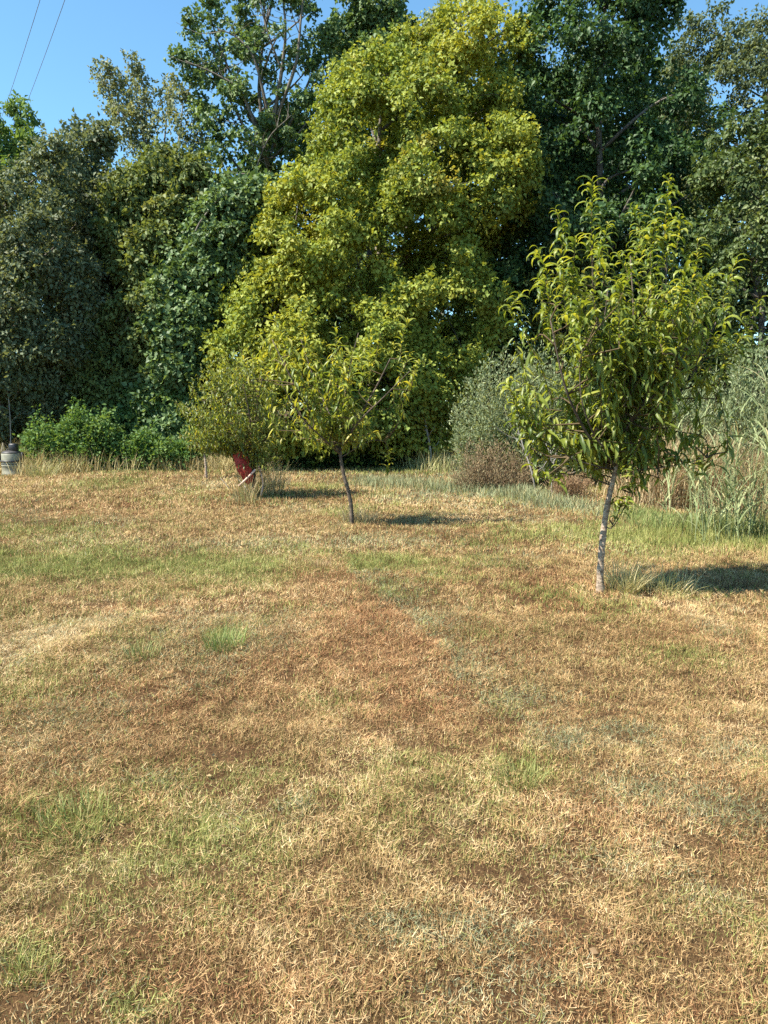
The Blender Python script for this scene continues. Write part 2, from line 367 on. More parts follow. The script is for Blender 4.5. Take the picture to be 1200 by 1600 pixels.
def leaf_spray(A, rng, C, k, rad, L, W, pal, up=.35, hang=.5, seed=0, yellow=None, sprigs=4, squash=.68, sprig_up=.45, jit=.42):
    """leafy boughs: k leaves shingled over and inside a lumpy bough round each centre, plus loose sprigs that stick out"""
    nb = len(C); c0 = np.array([np.median(C[:, 0]), np.median(C[:, 1]) + 1.2, np.median(C[:, 2]) - .5])
    R = rad * rng.uniform(.55, 1.35, nb); cc = pick(rng, pal, nb, .12)
    n = nb * k; bi = np.repeat(np.arange(nb), k)
    o = nrm(C - c0 + np.array([0, -.8, .6]))[bi]
    d = nrm(rng.normal(0, 1, (n, 3))); dot = (d * o).sum(1)
    flip = (dot < -.25) & (rng.uniform(0, 1, n) < .8); d = np.where(flip[:, None], d - 2 * dot[:, None] * o, d)
    lump = 1 + .55 * (vnoise(d * 1.7 + bi[:, None] * 3.7, 1., seed + 3) - .5) + .5 * (vnoise(d * 4. + bi[:, None] * 1.3, 1., seed + 4) - .5)
    rr = R[bi] * (.45 + .55 * rng.uniform(0, 1, n) ** .45) * lump
    pos = C[bi] + d * rr[:, None] * np.array([1, 1, squash])
    nor = nrm(d * .75 + np.array([0, 0, up]) + rng.normal(0, 1, (n, 3)) * jit)
    ax = np.array([0, 0, -1.0]) * hang + d * .35 + rng.normal(0, 1, (n, 3)) * .45
    sb = np.repeat(np.arange(nb), sprigs); m = 9
    if sprigs:
        ds = nrm(rng.normal(0, 1, (len(sb), 3)) + o[::k][sb] * 1.1 + np.array([0, 0, .3])); st = C[sb] + ds * (R[sb] * .75)[:, None] * np.array([1, 1, squash])
        v = nrm(ds + np.array([0, 0, sprig_up]) + rng.normal(0, .25, (len(sb), 3))) * (rad * rng.uniform(.5, 1.15, len(sb)))[:, None]
        t = np.linspace(.1, 1, m)[None, :, None]; sag = np.array([0, 0, -.22]) * (t ** 2) * rad
        p2 = (st[:, None] + v[:, None] * t + sag).reshape(-1, 3) + rng.normal(0, L * .25, (len(sb) * m, 3))
        n2 = nrm(np.array([0, -.1, .6]) + rng.normal(0, .55, (len(p2), 3))); a2 = np.repeat(nrm(v), m, 0) * .5 + rng.normal(0, .6, (len(p2), 3)) + np.array([0, 0, -.3])
        pos = np.concatenate([pos, p2]); nor = np.concatenate([nor, n2]); ax = np.concatenate([ax, a2]); bi = np.concatenate([bi, np.repeat(sb, m)])
    n = len(pos); pos[:, 2] = np.maximum(pos[:, 2], .05)
    col = cc[bi] * .55 + pick(rng, pal, n, .2) * .45
    if yellow is not None:
        ycol, ypos = yellow; w = ypos(pos)[:, None] * rng.uniform(.4, 1, (n, 1)); col = col * (1 - w) + np.asarray(ycol) * w
    s = rng.uniform(.6, 1.3, n)
    leaves(A, pos, nrm(ax), nor, L * s, W * s * rng.uniform(.8, 1.15, n), col)

def skeleton(T_, B_, rng, base, C, top, r0, n_limb=16, n_twig=160, wob=.25, lean=0.):
    """trunk into T_, limbs and twigs into B_"""
    c = C.mean(0); zb = base[2]
    ctrl = [base - np.array([0, 0, .15]), base + np.array([rng.normal(0, .05), 0, 1.0])]
    tip = np.array([c[0] * .7 + base[0] * .3 + lean, c[1] * .5 + base[1] * .5, top])
    for t in (.35, .6, .82): ctrl.append(base * (1 - t) + tip * t + np.array([rng.normal(0, wob), rng.normal(0, wob), 0]))
    ctrl.append(tip)
    tp = curve_pts(ctrl, 22); tube(T_, tp, np.linspace(r0, r0 * .14, 22) * (1 + .35 * np.exp(-np.arange(22) / 1.2)), 9, lump=.06, rng=rng)
    segs = []
    ends = C[rng.choice(len(C), min(n_limb * 6, len(C)), replace=False)]
    chosen = [ends[0]]
    for _ in range(n_limb - 1):
        d = np.min(np.linalg.norm(ends[:, None] - np.array(chosen)[None], axis=-1), 1); chosen.append(ends[np.argmax(d)])
    for e in chosen:
        h = np.hypot(*(e - tp[:, :].mean(0))[:2])
        zi = np.clip(e[2] - .55 * h - .4, zb + .25 * (top - zb) * .6, tp[-2][2]); i = int(np.argmin(np.abs(tp[:, 2] - zi))); s = tp[i]
        mid = s * .5 + e * .5 + np.array([rng.normal(0, .2), rng.normal(0, .2), rng.uniform(-.1, .25)])
        p = curve_pts([s, mid, e], 9); rr = r0 * (.45 - .25 * i / 22)
        tube(B_, p, np.linspace(rr, .012, 9), 6); segs.append(p)
    S = np.concatenate(segs + [tp[6:]])
    for e in C[rng.choice(len(C), min(n_twig, len(C)), replace=False)]:
        d = np.linalg.norm(S - e, axis=1) + 1.2 * np.maximum(0, S[:, 2] - e[2]); s = S[np.argmin(d)]
        mid = s * .5 + e * .5 + rng.normal(0, .08, 3) + np.array([0, 0, .06])
        tube(B_, curve_pts([s, mid, e], 5), np.linspace(.014, .004, 5), 3, cap=False)

def wood_tree(name, label, cat, poly, Y0, base_px, T, ncl, k, sig, L, W, pal, r0=.14, seed=1, mat=None, bark=None, group=None, gap=.3, lump=.5,
              lump_f=.7, gap_f=.8, n_limb=16, n_twig=160, up=.6, hang=.35, top_frac=.93, yellow=None, base_y=None, sprigs=3, bare=None, per=4, sprig_up=.45, skirt=1.2, plumes=None, plume_r=.2, hollows=()):
    rng = np.random.default_rng(seed); pal = [(r * 1.5, g * 1.5, b * 1.5, w) for r, g, b, w in pal]
    by = base_y if base_y is not None else Y0 + .2
    bx = (base_px - 600) / FPX * by * 1.0
    base = np.array([bx, by, float(gz(bx, by))])
    C = crown_clusters(rng, poly, Y0, T, max(12, ncl // per), lump, lump_f, gap * .8, gap_f, seed * 7)
    for hx, hy, hr in hollows:                     # recesses between the main boughs
        h = at(hx, hy, Y0); w = np.hypot(C[:, 0] - h[0], C[:, 2] - h[2]) / (hr / FPX * Y0) + .35 * (vnoise(C, 2., 55) - .5)
        C[:, 1] += np.where(w < 1, (C[:, 1] < Y0 + .5) * 2.0, 0)
    C[:, 1] -= skirt * np.clip(1 - C[:, 2] / C[:, 2].max(), 0, 1) ** .8 - skirt * .25
    root = empty(name, base); tag(root, label, cat, group)
    T_, B_, L_ = Arr(), Arr(), Arr()
    top = base[2] + (C[:, 2].max() - base[2]) * top_frac
    skeleton(T_, B_, rng, base, C, top, r0, n_limb, n_twig)
    if bare is not None:
        for pts, ra, rb in bare:
            p = curve_pts([at(a, b, Y0 + c) for a, b, c in pts], 12); tube(B_, p, np.linspace(ra, rb, 12), 5)
            for _ in range(9):
                i = rng.integers(3, 11); e = p[i] + np.array([rng.normal(0, .5), rng.normal(0, .4), rng.uniform(-.1, .7)])
                tube(B_, curve_pts([p[i], (p[i] + e) / 2 + rng.normal(0, .08, 3), e], 5), np.linspace(.016, .004, 5), 3, cap=False)
    leaf_spray(L_, rng, C, k * per, sig * 1.35, L, W, pal, up * .6, hang + .15, seed, yellow, sprigs, sprig_up=sprig_up)
    if plumes is not None:
        D = []
        for pts in plumes:
            p = curve_pts([at(a, b, Y0 + rng.uniform(-.5, .5)) for a, b in pts], 14); tube(B_, p, np.linspace(.045, .008, 14), 5)
            ln = np.linalg.norm(np.diff(p, axis=0), axis=1).sum(); m = int(ln * 11); t = rng.uniform(.12, 1, m); q = np.stack([np.interp(t, np.linspace(0, 1, 14), p[:, c]) for c in range(3)], -1)
            D.append(q + rng.normal(0, 1, (m, 3)) * (plume_r * (1.25 - t))[:, None])
        leaf_spray(L_, rng, np.concatenate(D), 16, plume_r * .7, L, W, pal, .2, .4, seed + 9, None, 1, sprig_up=.7)
    T_.obj("trunk", bark or M_BARK, root, True); B_.obj("limbs", bark or M_BARK, root, True)["kind"] = "stuff"
    L_.obj("crown", mat or M_LEAF, root)
    return root

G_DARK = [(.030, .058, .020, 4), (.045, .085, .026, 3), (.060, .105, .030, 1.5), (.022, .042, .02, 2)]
G_GREY = [(.090, .114, .060, 4), (.122, .146, .08, 3), (.068, .092, .05, 3), (.16, .175, .10, 1.2), (.10, .098, .06, .4)]
G_OLIVE = [(.095, .125, .04, 4), (.13, .16, .052, 3), (.068, .094, .032, 3), (.18, .19, .07, 1)]
G_MID = [(.078, .125, .034, 4), (.11, .16, .044, 3), (.055, .092, .027, 3), (.15, .19, .055, 1)]
G_COARSE = [(.08, .125, .048, 4), (.112, .16, .064, 3), (.056, .094, .038, 3), (.15, .195, .085, 1)]
G_YELLOW = [(.165, .205, .038, 4), (.215, .240, .044, 3), (.115, .160, .034, 3), (.275, .270, .048, 1.2), (.075, .112, .028, 1.6), (.30, .24, .06, .2)]
G_BRIGHT = [(.075, .14, .036, 4), (.105, .175, .048, 3), (.055, .10, .030, 3), (.15, .20, .06, 1)]
G_WISP = [(.165, .20, .105, 4), (.195, .225, .12, 3), (.11, .14, .07, 3), (.25, .265, .15, 1)]

GRP = "trees along the edge of the wood"
# back row, darkest, deep in the wood
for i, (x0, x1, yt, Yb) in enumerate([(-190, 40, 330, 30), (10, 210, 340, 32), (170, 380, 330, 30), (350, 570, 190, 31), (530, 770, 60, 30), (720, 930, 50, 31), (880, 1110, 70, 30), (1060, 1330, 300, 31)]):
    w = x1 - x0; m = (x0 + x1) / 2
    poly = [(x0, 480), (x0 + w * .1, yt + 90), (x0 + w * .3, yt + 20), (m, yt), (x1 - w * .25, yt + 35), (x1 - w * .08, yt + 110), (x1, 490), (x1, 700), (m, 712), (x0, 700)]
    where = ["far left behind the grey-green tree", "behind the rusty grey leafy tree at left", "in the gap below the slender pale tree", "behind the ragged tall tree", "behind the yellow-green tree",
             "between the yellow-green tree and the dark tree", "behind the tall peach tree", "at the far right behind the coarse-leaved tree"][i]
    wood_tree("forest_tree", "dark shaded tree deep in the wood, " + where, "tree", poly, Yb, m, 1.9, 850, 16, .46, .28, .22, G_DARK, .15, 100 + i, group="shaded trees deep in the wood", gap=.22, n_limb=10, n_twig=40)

wood_tree("cypress_like_tree", "bright green tree with spiky upright tips at far left under the wires", "tree",
          [(-140, 190), (-60, 172), (-10, 168), (0, 160), (12, 182), (24, 165), (40, 168), (50, 186), (64, 195), (72, 250), (84, 360), (60, 470), (-140, 480)], 26, 10, 2.0, 1000, 16, .28, .19, .085,
          [(.085, .145, .04, 4), (.12, .185, .055, 3), (.055, .10, .03, 3), (.16, .22, .07, 1)], .16, 11, group=GRP, gap=.08, up=.2, hang=-.6, sprigs=8, sprig_up=1.6)
wood_tree("grey_green_tree", "dense grey-green small-leaved tree rising behind the drum at left", "tree",
          [(-140, 370), (-40, 340), (20, 290), (58, 240), (84, 200), (104, 215), (120, 330), (150, 420), (165, 520), (150, 600), (95, 650), (40, 690), (-140, 690)], 20.5, 15, 2.1, 2400, 22, .27, .115, .07, G_GREY, .13, 12, group=GRP, gap=.33, gap_f=.9, skirt=.4)
wood_tree("rusty_grey_tree", "dull grey-olive tree with knobbly twin top left of the slender pale tree", "tree",
          [(88, 290), (104, 215), (122, 196), (140, 220), (156, 200), (172, 205), (182, 260), (215, 330), (240, 420), (215, 500), (150, 520), (110, 470), (95, 390)], 23, 125, 1.7, 1100, 24, .27, .14, .09,
          G_GREY, .12, 13, group=GRP, gap=.34)
wood_tree("slender_pale_tree", "slender pale-leaved tree with airy plumes standing against the blue sky", "tree",
          [(215, 300), (225, 250), (260, 235), (300, 250), (330, 300), (340, 360), (300, 440), (235, 450), (200, 400)], 25, 255, .9, 420, 22, .17, .11, .075,
          [(.13, .155, .085, 4), (.17, .19, .11, 3), (.09, .115, .06, 3), (.23, .24, .15, 1)], .12, 14, bark=M_BARK_PALE, group=GRP, gap=.3, lump=.4, per=5, sprigs=4, sprig_up=.8, skirt=.3, top_frac=.8, plume_r=.3,
          plumes=[[(250, 320), (228, 230), (200, 150), (162, 102)], [(246, 300), (222, 200), (212, 140), (206, 90)], [(240, 290), (205, 200), (172, 150), (154, 112)], [(250, 300), (232, 230), (228, 170), (222, 120)], [(258, 330), (256, 240), (262, 170), (270, 126)],
                  [(262, 330), (276, 240), (284, 180), (286, 145)], [(270, 340), (296, 260), (304, 215), (308, 184)], [(280, 360), (306, 290), (318, 245), (322, 222)], [(240, 310), (212, 240), (190, 190), (178, 160)]])
wood_tree("olive_tree", "olive-green leafy tree just below the slender pale tree, leaning right", "tree",
          [(175, 330), (195, 270), (240, 235), (290, 235), (330, 265), (350, 320), (345, 400), (310, 450), (260, 480), (205, 450), (180, 400)], 21.8, 275, 1.5, 900, 22, .27, .15, .10, G_OLIVE, .11, 15, group=GRP, gap=.32)
wood_tree("ragged_tall_tree", "tall ragged dark-leaved tree with bare grey branches near its top", "tree",
          [(330, 150), (352, 100), (360, 40), (372, -60), (490, -60), (500, 0), (486, 20), (508, 50), (502, 90), (525, 110), (520, 190), (485, 260), (450, 330), (405, 370), (362, 330), (350, 270), (322, 240), (312, 170)], 24, 420, 1.4, 430, 18, .21, .125, .105, G_COARSE, .17, 16,
          mat=M_LEAF_WAXY, group=GRP, gap=.5, gap_f=1.3, skirt=.6, plume_r=.34,
          plumes=[[(400, 240), (355, 150), (310, 105), (270, 90)], [(392, 190), (350, 90), (330, 30), (326, -10)], [(352, 110), (322, 65), (300, 45), (294, 32)], [(370, 160), (335, 130), (310, 120), (298, 122)], [(420, 200), (400, 90), (380, 20), (362, -30)], [(450, 200), (490, 110), (505, 70), (510, 40)], [(400, 300), (350, 230), (328, 190), (315, 160)]],
          bare=[([(425, 200, -.6), (440, 110, -.9), (446, 40, -.9), (436, -40, -.8)], .07, .02), ([(430, 190, -.6), (462, 100, -1.), (470, 30, -1.), (478, -40, -1.)], .06, .02), ([(430, 230, -.6), (400, 100, -1.), (372, 60, -1.), (340, 45, -1.1)], .05, .012),
                ([(420, 260, -.5), (380, 150, -1.), (345, 120, -1.), (290, 95, -1.)], .06, .012), ([(440, 110, -.9), (415, 40, -1.), (405, -10, -1.)], .03, .01), ([(380, 330, -1.), (415, 225, -1.4), (455, 180, -1.6)], .035, .01)])
wood_tree("coarse_leaved_tree", "dark green coarse-leaved treetop between ragged tree and yellow-green tree", "tree",
          [(512, 50), (520, 32), (535, 36), (528, 8), (548, -20), (570, -60), (605, -60), (618, 10), (640, 35), (660, 60), (640, 120), (580, 160), (545, 220), (525, 180), (530, 110)], 25.5, 575, 1.4, 620, 22, .27, .135, .11, G_COARSE, .15, 17, mat=M_LEAF_WAXY, group=GRP, gap=.32)
wood_tree("pale_top_tree", "small pale treetop peeking above the yellow-green tree", "tree",
          [(660, 60), (672, 20), (684, -2), (698, 18), (712, 60), (720, 120), (650, 120)], 27, 690, .8, 160, 22, .25, .13, .09, G_WISP, .10, 18, group=GRP, gap=.3)
wood_tree("sweetgum_tree", "broad bluish-green coarse-leaved tree left of the yellow-green tree", "tree",
          [(250, 460), (275, 400), (310, 345), (350, 300), (400, 285), (440, 310), (445, 370), (400, 430), (370, 490), (345, 560), (335, 650), (310, 700), (250, 705), (225, 640), (255, 560), (235, 510)], 21, 320, 1.6, 1500, 20, .27, .135, .115, G_COARSE, .13, 19,
          mat=M_LEAF_WAXY, group=GRP, gap=.30)
wood_tree("understorey_tree", "olive young tree with drooping layered sprays below the wood, left of centre", "tree",
          [(110, 560), (150, 500), (190, 460), (240, 440), (280, 470), (300, 530), (280, 600), (290, 660), (250, 712), (160, 712), (115, 680), (130, 620)], 20.6, 205, 1.1, 1000, 22, .25, .125, .075, G_OLIVE, .08, 20, group=GRP, gap=.38, gap_f=1.2, n_limb=20, skirt=.4)
wood_tree("leafy_thicket", "dark green broadleaf thicket right of the bright green weed bank", "shrub",
          [(190, 640), (220, 590), (270, 570), (310, 590), (340, 640), (345, 712), (190, 715)], 20.4, 265, .8, 620, 22, .22, .11, .09, G_MID, .05, 21, mat=M_LEAF_WAXY, gap=.3, n_limb=12, skirt=.3)

yel = np.array([.41, .40, .055])
def yfun(p):
    return np.clip((vnoise(p, .45, 77) * .6 + vnoise(p, 1.3, 78) * .4 - .40) * 2.6, 0, .75) * np.clip((p[:, 2] - 1) / 8, .75, 1)
wood_tree("yellow_green_tree", "big yellow-green tree turning early in the centre of the wood", "tree",
          [(356, 560), (366, 505), (384, 478), (400, 440), (412, 400), (428, 372), (440, 335), (456, 290), (476, 255), (492, 215), (516, 170), (530, 125), (556, 84), (600, 72), (625, 45), (660, 42), (690, 22), (725, 14), (760, 10), (800, 20), (832, 40), (835, 90), (805, 150), (800, 210), (826, 260),
           (826, 340), (790, 400), (780, 470), (765, 540), (735, 590), (715, 620), (700, 690), (640, 705), (590, 690), (520, 712), (460, 712), (400, 690), (366, 610)], 21.5, 620, 2.7, 5200, 25, .28, .11, .088, G_YELLOW, .19, 22,
          group=GRP, gap=.40, gap_f=1.0, lump=.7, lump_f=.9, sprigs=4, n_limb=34, n_twig=400, yellow=(yel, yfun), top_frac=.9, skirt=2.6, hollows=[(598, 268, 42), (690, 300, 30), (655, 430, 48), (545, 530, 42), (770, 420, 48), (735, 215, 30), (500, 380, 28), (600, 160, 24), (700, 520, 40), (450, 500, 26), (650, 100, 22), (780, 120, 30), (560, 330, 22)])
wood_tree("dark_broadleaf_tree", "tall very dark green tree right of the yellow-green tree, touching the top edge", "tree",
          [(770, 190), (790, 120), (800, 60), (822, 10), (830, -70), (1030, -70), (1055, 0), (1045, 60), (1030, 105), (1080, 130), (1120, 190), (1110, 260), (1095, 360), (1100, 470), (1060, 560), (960, 600), (850, 580), (780, 540), (760, 440), (800, 350), (775, 270)], 22.0, 905, 2.3, 2900, 20, .30, .13, .09,
          [(.034, .066, .024, 4), (.050, .094, .030, 3), (.068, .115, .036, 1.6), (.026, .05, .022, 2), (.10, .15, .05, .5)], .20, 23, mat=M_LEAF_WAXY, group=GRP, gap=.30, gap_f=.6, lump=.9, n_limb=26, n_twig=300, hollows=[(985, 150, 55), (900, 300, 60), (1020, 330, 50), (860, 200, 35), (960, 440, 60), (930, 60, 35), (1060, 220, 40), (850, 450, 50)])
wood_tree("fine_grey_tree", "fine-leaved greyish tree against the sky at upper right", "tree",
          [(1046, 70), (1062, 30), (1090, 22), (1110, 2), (1126, 8), (1140, 36), (1165, 50), (1180, 26), (1215, 22), (1330, 40), (1330, 420), (1100, 400), (1060, 280), (1052, 170)], 26.5, 1140, 1.9, 1700, 20, .26, .13, .078,
          [(.075, .10, .048, 4), (.10, .125, .06, 3), (.055, .075, .036, 3), (.15, .165, .09, 1)], .15, 24, group=GRP, gap=.2)
wood_tree("layered_green_tree", "medium green tree with layered sprays at the right edge behind the peach tree", "tree",
          [(1085, 330), (1105, 260), (1130, 200), (1175, 170), (1230, 150), (1330, 150), (1330, 700), (1180, 690), (1130, 600), (1090, 470)], 19.5, 1190, 1.9, 1300, 22, .28, .13, .08, [(.062, .09, .03, 4), (.09, .12, .038, 3), (.045, .066, .024, 3), (.13, .15, .055, 1)], .13, 25, mat=M_LEAF_WAXY, group=GRP, gap=.40, gap_f=.9, lump=.7, n_limb=22)
wood_tree("leafy_sapling_tree", "slim shaded tree with yellowing leaves in the hollow beside the peach tree's top", "tree",
          [(820, 430), (850, 380), (890, 360), (930, 400), (960, 470), (950, 570), (900, 640), (850, 640), (825, 560)], 20.5, 880, 1.0, 330, 20, .26, .13, .095, [(.07, .09, .03, 3), (.13, .14, .04, 2), (.05, .075, .028, 3)], .07, 26, group=GRP, gap=.38)

# thin pale stems standing in front of the foliage
def pale_stem(label, pts, Y, r):
    A = Arr(); p = curve_pts([at(a, b, Y + c) for a, b, c in pts], 14); tube(A, p, np.linspace(r, r * .35, 14), 6)
    rng = np.random.default_rng(int(pts[0][0])); root = empty("bare_sapling", p[0])
    for i in range(4, 13):
        e = p[i] + np.array([rng.normal(0, .35), rng.normal(0, .2), rng.uniform(.15, .5)])
        tube(A, curve_pts([p[i], (p[i] + e) / 2 + rng.normal(0, .05, 3), e], 5), np.linspace(r * .35, .003, 5), 3, cap=False)
    A.obj("trunk", M_BARK_PALE, root, True); tag(root, label, "sapling", "bare saplings in front of the wood")
pale_stem("pale thin bare stem in front of the dark hollow, above the weed bank", [(126, 715, 0), (127, 640, 0), (126, 560, .1), (128, 470, .1), (124, 425, .1)], 20.2, .016)
pale_stem("pale thin bare stem rising just right of the drum", [(17, 715, 0), (16, 660, 0), (12, 610, .1), (5, 560, .1)], 18.9, .016)
pale_stem("short pale slanting stem under the yellow-green tree, left of the wispy bush", [(674, 735, 0), (672, 700, 0), (664, 655, .1), (660, 610, .1)], 18.6, .035)
pale_stem("pale leaning stem beside the brown brush, left of the peach trunk", [(838, 775, 0), (830, 735, 0), (815, 690, .1), (806, 660, .1)], 13.0, .016)
pale_stem("straight short pale stake-like stem at the foot of the brown brush", [(864, 782, 0), (862, 760, 0), (862, 735, 0), (860, 700, 0)], 12.6, .016)

# ------------------------------------------------------------------ shrubs and weeds at the wood's edge
def shrub(name, label, cat, poly, Y0, T, n_stem, m, spread, L, W, pal, seed, mat=None, hang=.2, up=.4, gap=.15, group=None, stem_col=None, bare=.3, plume=.0):
    """many stems fanning up from the ground, each leafy along its upper part; plume adds side shoots"""
    rng = np.random.default_rng(seed)
    pal = [(r * 1.45, g * 1.45, b * 1.45, w) for r, g, b, w in pal]
    C = crown_clusters(rng, poly, Y0, T, n_stem, .4, .8, gap, 1.2, seed * 5); C = C + rng.normal(0, .05, C.shape)
    C[:, 2] += rng.exponential(.10, len(C)) * np.clip(C[:, 2], 0, 1)
    c = C.mean(0); base = np.array([c[0], Y0, float(gz(c[0], Y0))]); root = empty(name, base); tag(root, label, cat, group)
    S, A = Arr(), Arr(); pos, ax, ci = [], [], []
    for i, e in enumerate(C):
        b = np.array([c[0] + (e[0] - c[0]) * .75, Y0 + (e[1] - Y0) * .7, 0]); b[2] = gz(b[0], b[1]) - .03
        q = curve_pts([b, b * .5 + e * .5 + rng.normal(0, .05, 3), e], 8)
        if i % 2 == 0: tube(S, q, np.linspace(.008, .002, 8), 3, cap=False)
        ln = np.linalg.norm(e - b); t = bare + (1 - bare) * rng.uniform(0, 1, m) ** .8; qi = np.stack([np.interp(t, np.linspace(0, 1, 8), q[:, k]) for k in range(3)], -1)
        sp = spread * (1.15 - t)[:, None] + .02; off = rng.normal(0, 1, (m, 3)) * sp * np.array([1, 1, .8]); off[:, 2] += np.linalg.norm(off[:, :2], axis=1) * plume
        pos.append(qi + off); ax.append(nrm(off) + nrm(e - b) * .5); ci.append(np.full(m, i))
    pos = np.concatenate(pos); ax = np.concatenate(ax); ci = np.concatenate(ci); n = len(pos); pos[:, 2] = np.maximum(pos[:, 2], .03)
    col = pick(rng, pal, len(C), .12)[ci] * .5 + pick(rng, pal, n, .2) * .5; s_ = rng.uniform(.6, 1.3, n)
    leaves(A, pos, nrm(ax + rng.normal(0, .45, (n, 3)) + np.array([0, 0, -hang])), nrm(rng.normal(0, .6, (n, 3)) + np.array([-.1, -.2, up])), L * s_, W * s_, col)
    S.obj("stems", stem_col or M_TWIG, root, True)["kind"] = "stuff"; A.obj("foliage", mat or M_LEAF, root)
    return root
shrub("weed_bank", "bright green leafy weed bank beside the drum at the wood's edge", "weeds",
      [(34, 714), (40, 680), (62, 648), (90, 660), (118, 634), (150, 652), (176, 640), (196, 676), (230, 668), (262, 684), (300, 676), (318, 716)], 18.4, .8, 330, 105, .15, .09, .055, G_BRIGHT, 31, up=.5, bare=.05, hang=.3)
shrub("wispy_bush", "tall feathery grey-green bush left of the nearer peach tree", "bush",
      [(695, 700), (698, 620), (722, 575), (760, 552), (810, 540), (860, 548), (900, 580), (925, 640), (930, 720), (890, 768), (820, 760), (760, 745), (715, 738)], 14.6, 1.0, 400, 110, .19, .07, .024, G_WISP, 32, hang=-.2, up=.2, bare=.1, plume=.3)
shrub("wispy_bush", "feathery grey-green bush at the right edge behind the tall grass", "bush",
      [(1090, 620), (1110, 585), (1150, 560), (1200, 545), (1330, 530), (1330, 700), (1160, 690), (1100, 660)], 12.2, .8, 220, 110, .13, .065, .023, G_WISP, 33, hang=-.5, up=.1, bare=.2, plume=.6)
shrub("mixed_bush", "grey-green scrubby bush directly behind the peach tree's trunk", "bush",
      [(900, 700), (910, 620), (960, 580), (1030, 570), (1100, 600), (1130, 660), (1110, 720), (1000, 740), (930, 740)], 14.8, .9, 200, 80, .17, .08, .032, G_WISP, 34, hang=-.3, up=.2, bare=.15, plume=.4)
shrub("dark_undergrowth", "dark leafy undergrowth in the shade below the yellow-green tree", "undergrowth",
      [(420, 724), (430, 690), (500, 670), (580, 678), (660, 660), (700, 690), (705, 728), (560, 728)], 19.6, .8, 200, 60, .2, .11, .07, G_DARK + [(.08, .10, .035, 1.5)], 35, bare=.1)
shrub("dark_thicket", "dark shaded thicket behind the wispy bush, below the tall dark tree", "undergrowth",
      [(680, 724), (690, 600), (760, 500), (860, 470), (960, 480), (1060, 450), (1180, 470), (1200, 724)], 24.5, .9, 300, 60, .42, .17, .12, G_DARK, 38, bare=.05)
shrub("reddish_brush", "reddish-brown dry brush at the foot of the wispy bush", "brush",
      [(690, 756), (700, 725), (730, 700), (780, 695), (820, 715), (845, 740), (835, 764), (760, 768), (710, 764)], 13.6, .5, 230, 34, .08, .06, .010, [(.19, .125, .075, 4), (.27, .19, .11, 3), (.13, .09, .055, 3), (.28, .25, .14, 3)], 36, mat=M_DRY, hang=-.6, bare=.1, plume=.8)
shrub("reddish_brush", "small reddish-brown brush left of the nearer peach tree's trunk, beside pale stake-like stem", "brush",
      [(850, 780), (858, 745), (885, 735), (925, 745), (940, 775), (900, 792)], 12.4, .35, 110, 30, .07, .06, .010, [(.20, .125, .072, 4), (.28, .19, .105, 3), (.14, .09, .055, 3)], 37, mat=M_DRY, hang=-.6, bare=.1, plume=.8)

def strip(rng, n, pts, jit):
    """ground points along a polyline of photo pixels, jittered sideways/along depth"""
    g = np.array([gnd(a, b) for a, b in pts]); u = rng.uniform(0, len(g) - 1 - 1e-6, n); i = u.astype(int); f = (u - i)[:, None]
    P = g[i] * (1 - f) + g[i + 1] * f + np.stack([rng.normal(0, .15, n), rng.uniform(-jit, jit, n)], -1)
    return np.concatenate([P, gz(P[:, 0], P[:, 1])[:, None] - .01], 1)
def tall_grass(name, label, n, pts, jit, h, w, pal, seed, lean=.35, bend=.9, mat=None, root=None, clump=.5, segs=3):
    rng = np.random.default_rng(seed); B = strip(rng, n, pts, jit)
    keep = vnoise(B[:, :2], 1.4, seed) + rng.uniform(-.3, .3, n) > clump - .25; B = B[keep]; n = len(B)
    dc = gnd(18, 739); B = B[~((np.abs(B[:, 0] - dc[0]) < .45) & (B[:, 1] < dc[1] + .3))]; n = len(B)
    H = h * rng.uniform(.45, 1.2, n) * (.6 + .8 * vnoise(B[:, :2], .9, seed + 1))
    A = Arr(); blades(A, B, H, w * rng.uniform(.6, 1.3, n), rng.uniform(0, 6.28, n), rng.uniform(.02, lean, n), rng.uniform(.1, bend, n), pick(rng, pal, n, .15), rng, segs)
    o = A.obj(name, mat or M_DRY); tag(o, label, "grass", kind="stuff"); return o
P_STRAW = [(.50, .41, .20, 4), (.62, .52, .28, 3), (.40, .31, .14, 3), (.33, .32, .13, 1.5), (.30, .20, .10, .6)]
P_STRAWGREEN = [(.36, .36, .15, 4), (.48, .44, .22, 3), (.24, .27, .10, 3), (.56, .47, .26, 2)]
tall_grass("tall_dry_grass", "pale dry uncut grass in front of the wood, left side", 19000, [(-120, 738), (0, 736), (60, 735), (160, 732), (280, 730), (360, 728), (440, 724)], 1.7, .6, .011, P_STRAW, 41, .65, 1.3)
tall_grass("tall_green_grass", "yellow-green uncut grass in front of the wood, centre", 10000, [(420, 724), (520, 722), (620, 724), (700, 732)], 1.6, .5, .011, P_STRAWGREEN, 42, .6, 1.2)
tall_grass("tall_weed_stalks", "tall thin weed stalks at the shaded foot of the wood", 2600, [(-100, 718), (60, 720), (200, 720), (330, 722), (450, 720), (600, 722), (700, 728)], 1.0, 1.25, .014, P_STRAWGREEN + [(.12, .16, .06, 4)], 43, .25, .6, clump=.6)
tall_grass("grey_green_grass", "grey-green weedy grass below the wispy bush", 6500, [(560, 752), (640, 756), (720, 764), (800, 775), (870, 790), (930, 800)], 1.0, .22, .010, [(.23, .26, .14, 4), (.32, .34, .19, 3), (.17, .20, .10, 3), (.40, .35, .18, 2.5)], 44, .6, 1.)
